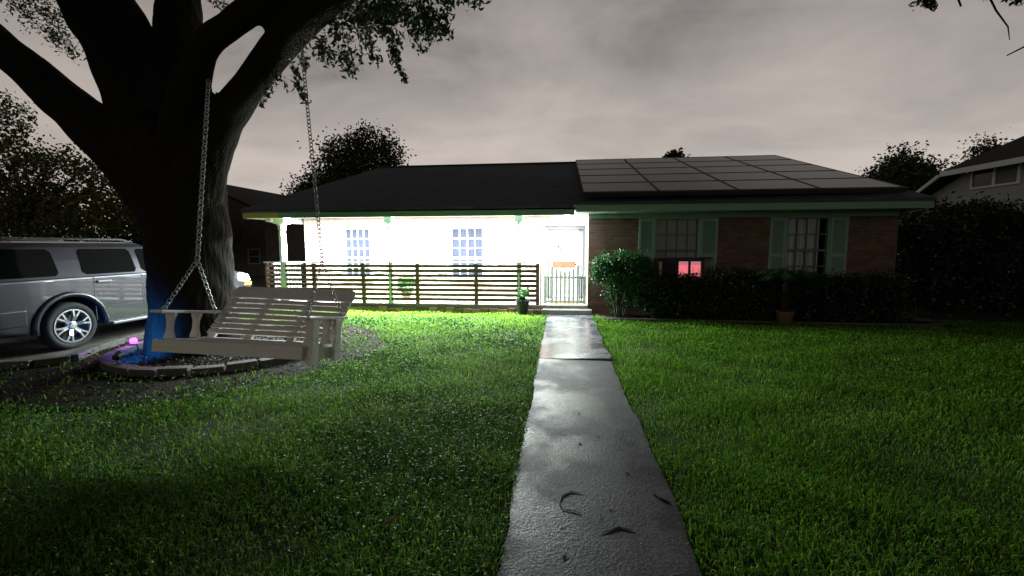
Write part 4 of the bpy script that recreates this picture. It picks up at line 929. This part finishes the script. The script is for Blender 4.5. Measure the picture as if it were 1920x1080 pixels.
for k, (x, y) in enumerate(spots):
    q = at(x, y, Z=.025)
    if pr_ is None:
        mb = MB(); mb.lathe([(0, -.004), (.013, -.003), (.016, .001), (.010, .004), (0, .005)], n=9); mb.add([(-.03, -.012, .001), (0, -.018, .006), (.03, .004, .001), (0, .016, .007)], [(0, 1, 2, 3)]); o = mb.build('fallen_leaf', 'debris'); pr_ = o
    else: o = pr_.copy(); COL.objects.link(o)
    o.location = Vector([float(c) for c in q]); o.rotation_euler = (0, 0, k*1.7); sc = (.42, .7, .55, .38)[k % 4]; o.scale = (sc, sc, sc)
    tag(o, 'small dark wet scrap of leaf lying on the concrete path', 'leaf litter', 'leaf scraps on the path')
q = at(730, 980, Z=.06); mb = MB(); mb.add([(-.06, -.012, 0), (0, -.02, .02), (.07, .01, .01), (0, .018, .025)], [(0, 1, 2, 3)]); o = mb.build('fallen_leaf', mat('dry_leaf', (.30, .2, .16), .6)); o.location = Vector([float(c) for c in q]); o.rotation_euler = (0, 0, .7)
tag(o, 'pale dry leaf lying on the grass left of the path', 'leaf')

# ------------------------------------------------------------------ neighbours and trees behind
def tree(name, base, blobs, nl, lsz, label, trunk_top, r0=.25, clump=.5, group='trees behind the houses', m='far_leaf', seed=1):
    t = thing(name, base, label, 'tree', group)
    C = cloud(blobs, nl, clump, 14); V, F = leaves(C, rng.uniform(lsz*.7, lsz*1.3, len(C)), lsz*.6); np_mesh('crown', V, F, m, t)
    mb = MB(); b_ = np.array(base, float); tp = np.array(trunk_top, float)
    mb.tube([b_-np.array([0, 0, .2]), b_*.5+tp*.5+np.array([.1, 0, 0]), tp], [r0, r0*.75, r0*.4], 10)
    rr = random.Random(seed)
    for k in range(7):
        q = blobs[k % len(blobs)]; st = b_*(.5-.05*k % .3)+tp*(.5+.05*k % .3); mb.tube([st, (st+np.array(q[:3]))/2+np.array([0, 0, .2]), np.array(q[:3])], [r0*.35, r0*.22, .03], 6)
    mb.build('trunk', 'bark', t); return t
def pb_(x, y, Y, rx, rz, ry=None):
    q = at(x, y, Y=Y); s_ = dep(q)/FPX; return (q[0], q[1], q[2], rx*s_, (ry or rx)*s_, rz*s_)
Yt = 25
tree('leafy_tree', (at(690, 400, Y=Yt)[0], Yt, 0), [pb_(650, 290, Yt, 45, 25), pb_(690, 268, Yt, 38, 22), pb_(725, 280, Yt, 26, 22), pb_(735, 305, Yt, 20, 14), pb_(630, 320, Yt, 40, 22), pb_(690, 315, Yt, 50, 25), pb_(600, 345, Yt, 40, 20), pb_(565, 365, Yt, 25, 13), pb_(620, 370, Yt, 60, 25), pb_(660, 350, Yt, 60, 30)], 17000, .19,
     'dark round leafy tree rising behind the left end of the house roof', (at(690, 300, Y=Yt)[0], Yt, 6))
Yt = 27
tree('leafy_tree', (at(1695, 420, Y=Yt)[0], Yt, 0), [pb_(1690, 305, Yt, 24, 18), pb_(1660, 325, Yt, 26, 16), pb_(1720, 322, Yt, 28, 18), pb_(1745, 335, Yt, 22, 20), pb_(1690, 345, Yt, 55, 22), pb_(1700, 370, Yt, 60, 25), pb_(1640, 338, Yt, 14, 7)], 13000, .19,
     'dark leafy tree between the right end of the roof and the pale neighbouring house', (at(1695, 320, Y=Yt)[0], Yt, 5.5))
Yt = 30
tree('leafy_tree', (at(1850, 420, Y=Yt)[0], Yt, 0), [pb_(1850, 272, Yt, 12, 6), pb_(1868, 264, Yt, 10, 5), pb_(1832, 282, Yt, 12, 6), pb_(1850, 300, Yt, 30, 18), pb_(1870, 330, Yt, 40, 30)], 4500, .19, 'treetop just showing over the roof of the pale neighbouring house', (at(1850, 300, Y=Yt)[0], Yt, 7))
Yt = 24
tree('small_palm_tree', (at(1265, 400, Y=Yt)[0], Yt, 0), [pb_(1259, 295, Yt, 7, 7), pb_(1272, 295, Yt, 7, 7), pb_(1265, 302, Yt, 9, 5)], 700, .22, 'little green treetop poking up over the ridge above the solar panels', (at(1265, 300, Y=Yt)[0], Yt, 5.8), r0=.12, clump=.2)
Yt = 15
BL = []
for x, y, rx, rz in ((20, 300, 55, 30), (90, 300, 45, 22), (150, 320, 45, 20), (205, 345, 40, 18), (30, 350, 60, 28), (110, 355, 60, 22), (-40, 260, 60, 60), (-20, 215, 35, 30), (170, 385, 60, 22), (60, 400, 80, 30), (150, 425, 80, 25), (220, 410, 40, 25), (-30, 400, 60, 60), (225, 380, 35, 25)): BL.append(pb_(x, y, Yt, rx, rz, 70))
tree('spreading_tree', (at(60, 480, Y=Yt)[0], Yt, 0), BL, 12000, .16, 'spreading dark tree behind the silver car at the left edge', (at(60, 350, Y=Yt)[0], Yt, 4), clump=.42, r0=.3, m='lit_leaf')
Yt = 19
B = [pb_(x, y, Yt, 55, 40, 50) for x in range(-160, 300, 45) for y in (400, 440, 480)]
t = thing('boundary_hedge', (at(60, 480, Y=Yt)[0], Yt, 0), 'tall dark hedge behind the driveway, beyond the silver car', 'hedge'); C = cloud(B, 9000, .4, 14); C = C[C[:, 2] > 0]
V, F = leaves(C, .24, .16); np_mesh('foliage', V, F, 'hedge_leaf', t)
mb = MB()
for i in range(9): x = at(-160+i*50, 470, Y=Yt)[0]; mb.tube([(x, Yt, -.1), (x+.1, Yt, 1.2), (x, Yt, 2.4)], [.08, .06, .03], 6)
mb.build('stem', 'stem', t)

# left neighbour
nx1, nx0 = at(500, 440, Y=22)[0]-.1, at(500, 440, Y=22)[0]-8.2; pkx = nx1-3.9
t = thing('brown_house', ((nx0+nx1)/2, 28, 0), 'dim brown brick house with a gable end, behind the oak trunk', 'house')
ze = 3.45; zp = 5.15
mb = MB(); mb.prism([(nx0, 0), (nx1, 0), (nx1, ze), (pkx, zp), (nx0, ze)], 1, 22, 36); mb.build('wall', 'brick_nb', t)
mb = MB(); sl2 = (zp-ze)/(nx1-pkx)
for s, xe in ((1, nx1), (-1, nx0)):
    a_ = (pkx, zp+.03); b_ = (xe+s*.45, ze+.03-sl2*.45); mb.prism([a_, b_, (b_[0], b_[1]+.14), (a_[0], a_[1]+.14)], 1, 21.6, 36.4)
mb.build('roof', 'shingle_nb', t)
c_ = at(475, 481, Y=21.9); mb = MB(); w_, h_ = .36, .42
for q in ((c_[0]-w_, c_[0]-w_+.06, c_[2]-h_, c_[2]+h_), (c_[0]+w_-.06, c_[0]+w_, c_[2]-h_, c_[2]+h_), (c_[0]-w_+.06, c_[0]+w_-.06, c_[2]+h_-.06, c_[2]+h_), (c_[0]-w_+.06, c_[0]+w_-.06, c_[2]-h_, c_[2]-h_+.06), (c_[0]-w_+.06, c_[0]+w_-.06, c_[2]-.02, c_[2]+.02)): mb.box(q[0], q[1], 21.94, 22.0-.002, q[2], q[3])
w = mb.build('window', 'grey', t); w['_w'] = t['_w']; mb = MB(); mb.box(c_[0]-w_+.06, c_[0]+w_-.06, 21.975, 21.995, c_[2]-h_+.06, c_[2]+h_-.06); mb.build('pane', 'glass', w)

# right neighbour: two storeys, pale siding, eave running toward the viewer
E0 = at(1764, 326, Z=4.35); E1 = at(1985, 286, Z=4.35)
d = (E1-E0)[:2]; d /= np.linalg.norm(d); q = np.array([-d[1], d[0]]); q = q if q[1] > 0 else -q
t = thing('pale_house', (float(E0[0]), float(E0[1]), 0), 'pale sided two storey house at the right edge, with a wide upper window', 'house')
def Pn(u, v_, z): return (E0[0]+d[0]*u+q[0]*v_, E0[1]+d[1]*u+q[1]*v_, z)
Lh = 9.5; Dh = 9
mb = MB(); a_ = [Pn(.3, .45, 0), Pn(Lh, .45, 0), Pn(Lh, Dh, 0), Pn(.3, Dh, 0), Pn(.3, .45, 4.28), Pn(Lh, .45, 4.28), Pn(Lh, Dh, 4.28), Pn(.3, Dh, 4.28)]
mb.add(a_, [(0, 3, 2, 1), (4, 5, 6, 7), (0, 1, 5, 4), (1, 2, 6, 5), (2, 3, 7, 6), (3, 0, 4, 7)])
lx = 3.2; mb.add([Pn(.297, .47, 0), Pn(-lx, .47, 0), Pn(-lx, Dh, 0), Pn(.297, Dh, 0), Pn(.297, .47, 4.2), Pn(-lx, .47, 2.55), Pn(-lx, Dh, 2.55), Pn(.297, Dh, 4.2)], [(0, 3, 2, 1), (4, 5, 6, 7), (0, 1, 5, 4), (1, 2, 6, 5), (2, 3, 7, 6), (3, 0, 4, 7)])
mb.build('wall', 'siding', t)
mb = MB(); hz = 7.4
mb.add([Pn(-.05, .02, 4.44), Pn(Lh+.3, .02, 4.44), Pn(Lh-3, Dh/2, hz), Pn(4.0, Dh/2, hz), Pn(-.05, Dh+.4, 4.44), Pn(Lh+.3, Dh+.4, 4.44)], [(0, 1, 2, 3), (0, 3, 4), (4, 3, 2, 5), (1, 5, 2), (0, 4, 5, 1)])
k0 = [Pn(.0, .0, 4.38), Pn(-lx-.5, .0, 2.30), Pn(-lx-.5, Dh, 2.30), Pn(.0, Dh, 4.38)]; mb.add(k0+[(x, y, z-.12) for x, y, z in k0], [(0, 1, 2, 3), (7, 6, 5, 4), (0, 4, 5, 1), (1, 5, 6, 2), (2, 6, 7, 3), (3, 7, 4, 0)])
mb.build('roof', 'shingle_nb', t)
mb = MB(); mb.bar(Pn(.0, -.02, 4.33), Pn(Lh+.3, -.02, 4.33), .05, .19); mb.bar(Pn(-.05, -.025, 4.28), Pn(-lx-.5, -.025, 2.22), .05, .12); mb.build('fascia', 'white', t)
# window on the facade
def fu(px, py):
    dd = RT*(px-960)/FPX+UP*(540-py)/FPX+FW; n3 = np.array([q[0], q[1], 0]); p0 = np.array(Pn(0, .45, 0)); t_ = ((p0-ORG)@n3)/(dd@n3); P_ = ORG+dd*t_; return ((P_-E0)[:2]@d, P_[2])
u0, zt = fu(1824, 318); u1, _ = fu(1916, 318); zb = fu(1824, 352)[1]; zt = fu(1824, 322)[1]
mb = MB()
for a_, b_, lo, hi in ((u0, u0+.07, zb, zt), (u1-.07, u1, zb, zt), ((u0+u1)/2-.04, (u0+u1)/2+.04, zb, zt)): mb.bar(Pn((a_+b_)/2, .42, lo), Pn((a_+b_)/2, .42, hi), .06, b_-a_, up=(d[0], d[1], 0))
mb.bar(Pn(u0, .42, zt+.035), Pn(u1, .42, zt+.035), .06, .07); mb.bar(Pn(u0, .42, zb-.035), Pn(u1, .42, zb-.035), .06, .07)
w = mb.build('window', 'white', t); w['_w'] = t['_w']
mb = MB(); mb.add([Pn(u0+.07, .43, zb), Pn((u0+u1)/2-.04, .43, zb), Pn((u0+u1)/2-.04, .43, zt), Pn(u0+.07, .43, zt)], [(0, 1, 2, 3)]); mb.build('pane', 'car_glass', w)
mb = MB(); mb.add([Pn((u0+u1)/2+.04, .43, zb), Pn(u1-.07, .43, zb), Pn(u1-.07, .43, zt), Pn((u0+u1)/2+.04, .43, zt)], [(0, 1, 2, 3)]); mb.build('pane', 'curtain', w)

# big dark shrub at right
t = thing('overgrown_shrub', (9.2, 11.3, 0), 'large overgrown dark shrub past the right end of the house', 'shrub')
B = [pb_(x, y, 11.2, rx, rz, 60) for x, y, rx, rz in ((1760, 425, 50, 40), (1820, 410, 60, 32), (1880, 425, 60, 36), (1730, 470, 45, 45), (1790, 480, 70, 50), (1870, 490, 70, 50), (1720, 520, 35, 35), (1800, 530, 60, 30), (1900, 540, 60, 40), (1950, 450, 60, 50), (1990, 500, 60, 60), (1700, 440, 22, 30), (1730, 560, 45, 25), (1800, 565, 60, 25), (1870, 570, 60, 25), (1940, 570, 60, 25), (1990, 565, 60, 40))]
C = cloud(B, 42000, .18, 16); C = C[C[:, 2] > .05]; V, F = leaves(C, rng.uniform(.07, .12, len(C)), .05); np_mesh('foliage', V, F, 'hedge_leaf', t)
mb = MB()
for k in range(6): x = 8.2+k*.32; mb.tube([(x, 11.1, -.05), (x+.08, 11.1, .5), (x+.2*(k-2.5)*.3, 11.2, 1.3)], [.045, .035, .02], 7)
mb.build('stem', 'stem', t)

# branches hanging into the top right corner, from a tree standing outside the picture
t = thing('overhanging_tree', (6.2, 2.6, 0), 'leafy twigs of a tree hanging into the top right corner', 'tree')
mb = MB(); mb.tube([(6.2, 2.6, -.1), (6.1, 2.7, 2.2), (5.8, 3.0, 3.9), (5.0, 3.9, 4.75), (4.0, 4.7, 4.75), (3.2, 4.9, 4.45)], [.2, .17, .13, .07, .035, .012], 10); mb.tube([(6.1, 2.7, 2.2), (6.9, 2.2, 4), (7.6, 1.8, 5.5)], [.13, .09, .05], 8)
for pp in (((1848, -20), (1868, 20), (1890, 50), (1893, 75)), ((1960, 60), (1920, 88), (1888, 104)), ((1790, -20), (1802, 12))): mb.tube([A(x, y, 4.8) for x, y in pp], [.010, .008, .006, .003][:len(pp)] if len(pp) > 1 else .01, 5)
for a_, b_ in (((1700, -70), (1752, 14)), ((1700, -70), (1715, -5)), ((1745, -70), (1735, -10)), ((1880, -80), (1905, 2)), ((1880, -80), (1848, -20)), ((1990, -60), (1960, 60)), ((1800, -70), (1790, -20)), ((1840, -70), (1845, 0))):
    q0 = A(*a_, 4.85); q0[2] = min(q0[2], 4.6); mb.tube([q0, (q0+A(*b_, 4.8))/2+np.array([.02, 0, .03]), A(*b_, 4.8)], [.012, .009, .004], 5)
mb.tube([(5.0, 3.9, 4.75), tuple(A(1880, -80, 4.85)), tuple(A(1800, -70, 4.85)), tuple(A(1700, -70, 4.85))], [.05, .03, .02, .012], 7)
mb.tube([(5.0, 3.9, 4.75), tuple(A(1990, -60, 4.85))], [.05, .012], 7)
mb.build('trunk', 'bark', t)
C = np.concatenate([spray(A(1712, -8, 4.9), A(1752, 14, 4.9), 70, .035), spray(A(1735, -20, 4.9), A(1742, 5, 4.9), 60, .05), spray(A(1893, -10, 4.8), A(1912, 6, 4.8), 40, .03), spray(A(1840, -12, 4.8), A(1846, 2, 4.8), 12, .015)])
V, F = leaves(C, rng.uniform(.05, .08, len(C)), .03, droop=.3); np_mesh('crown', V, F, 'oak_leaf', t)

# ------------------------------------------------------------------ clean helper properties, render settings
for o in bpy.data.objects:
    if '_w' in o: del o['_w']
S.view_settings.view_transform = 'Standard'; S.view_settings.look = 'None'; S.view_settings.exposure = 0; S.view_settings.gamma = 1
S.cycles.use_denoising = True; S.cycles.max_bounces = 8; S.cycles.transparent_max_bounces = 8; S.cycles.sample_clamp_indirect = 6; S.cycles.caustics_reflective = False
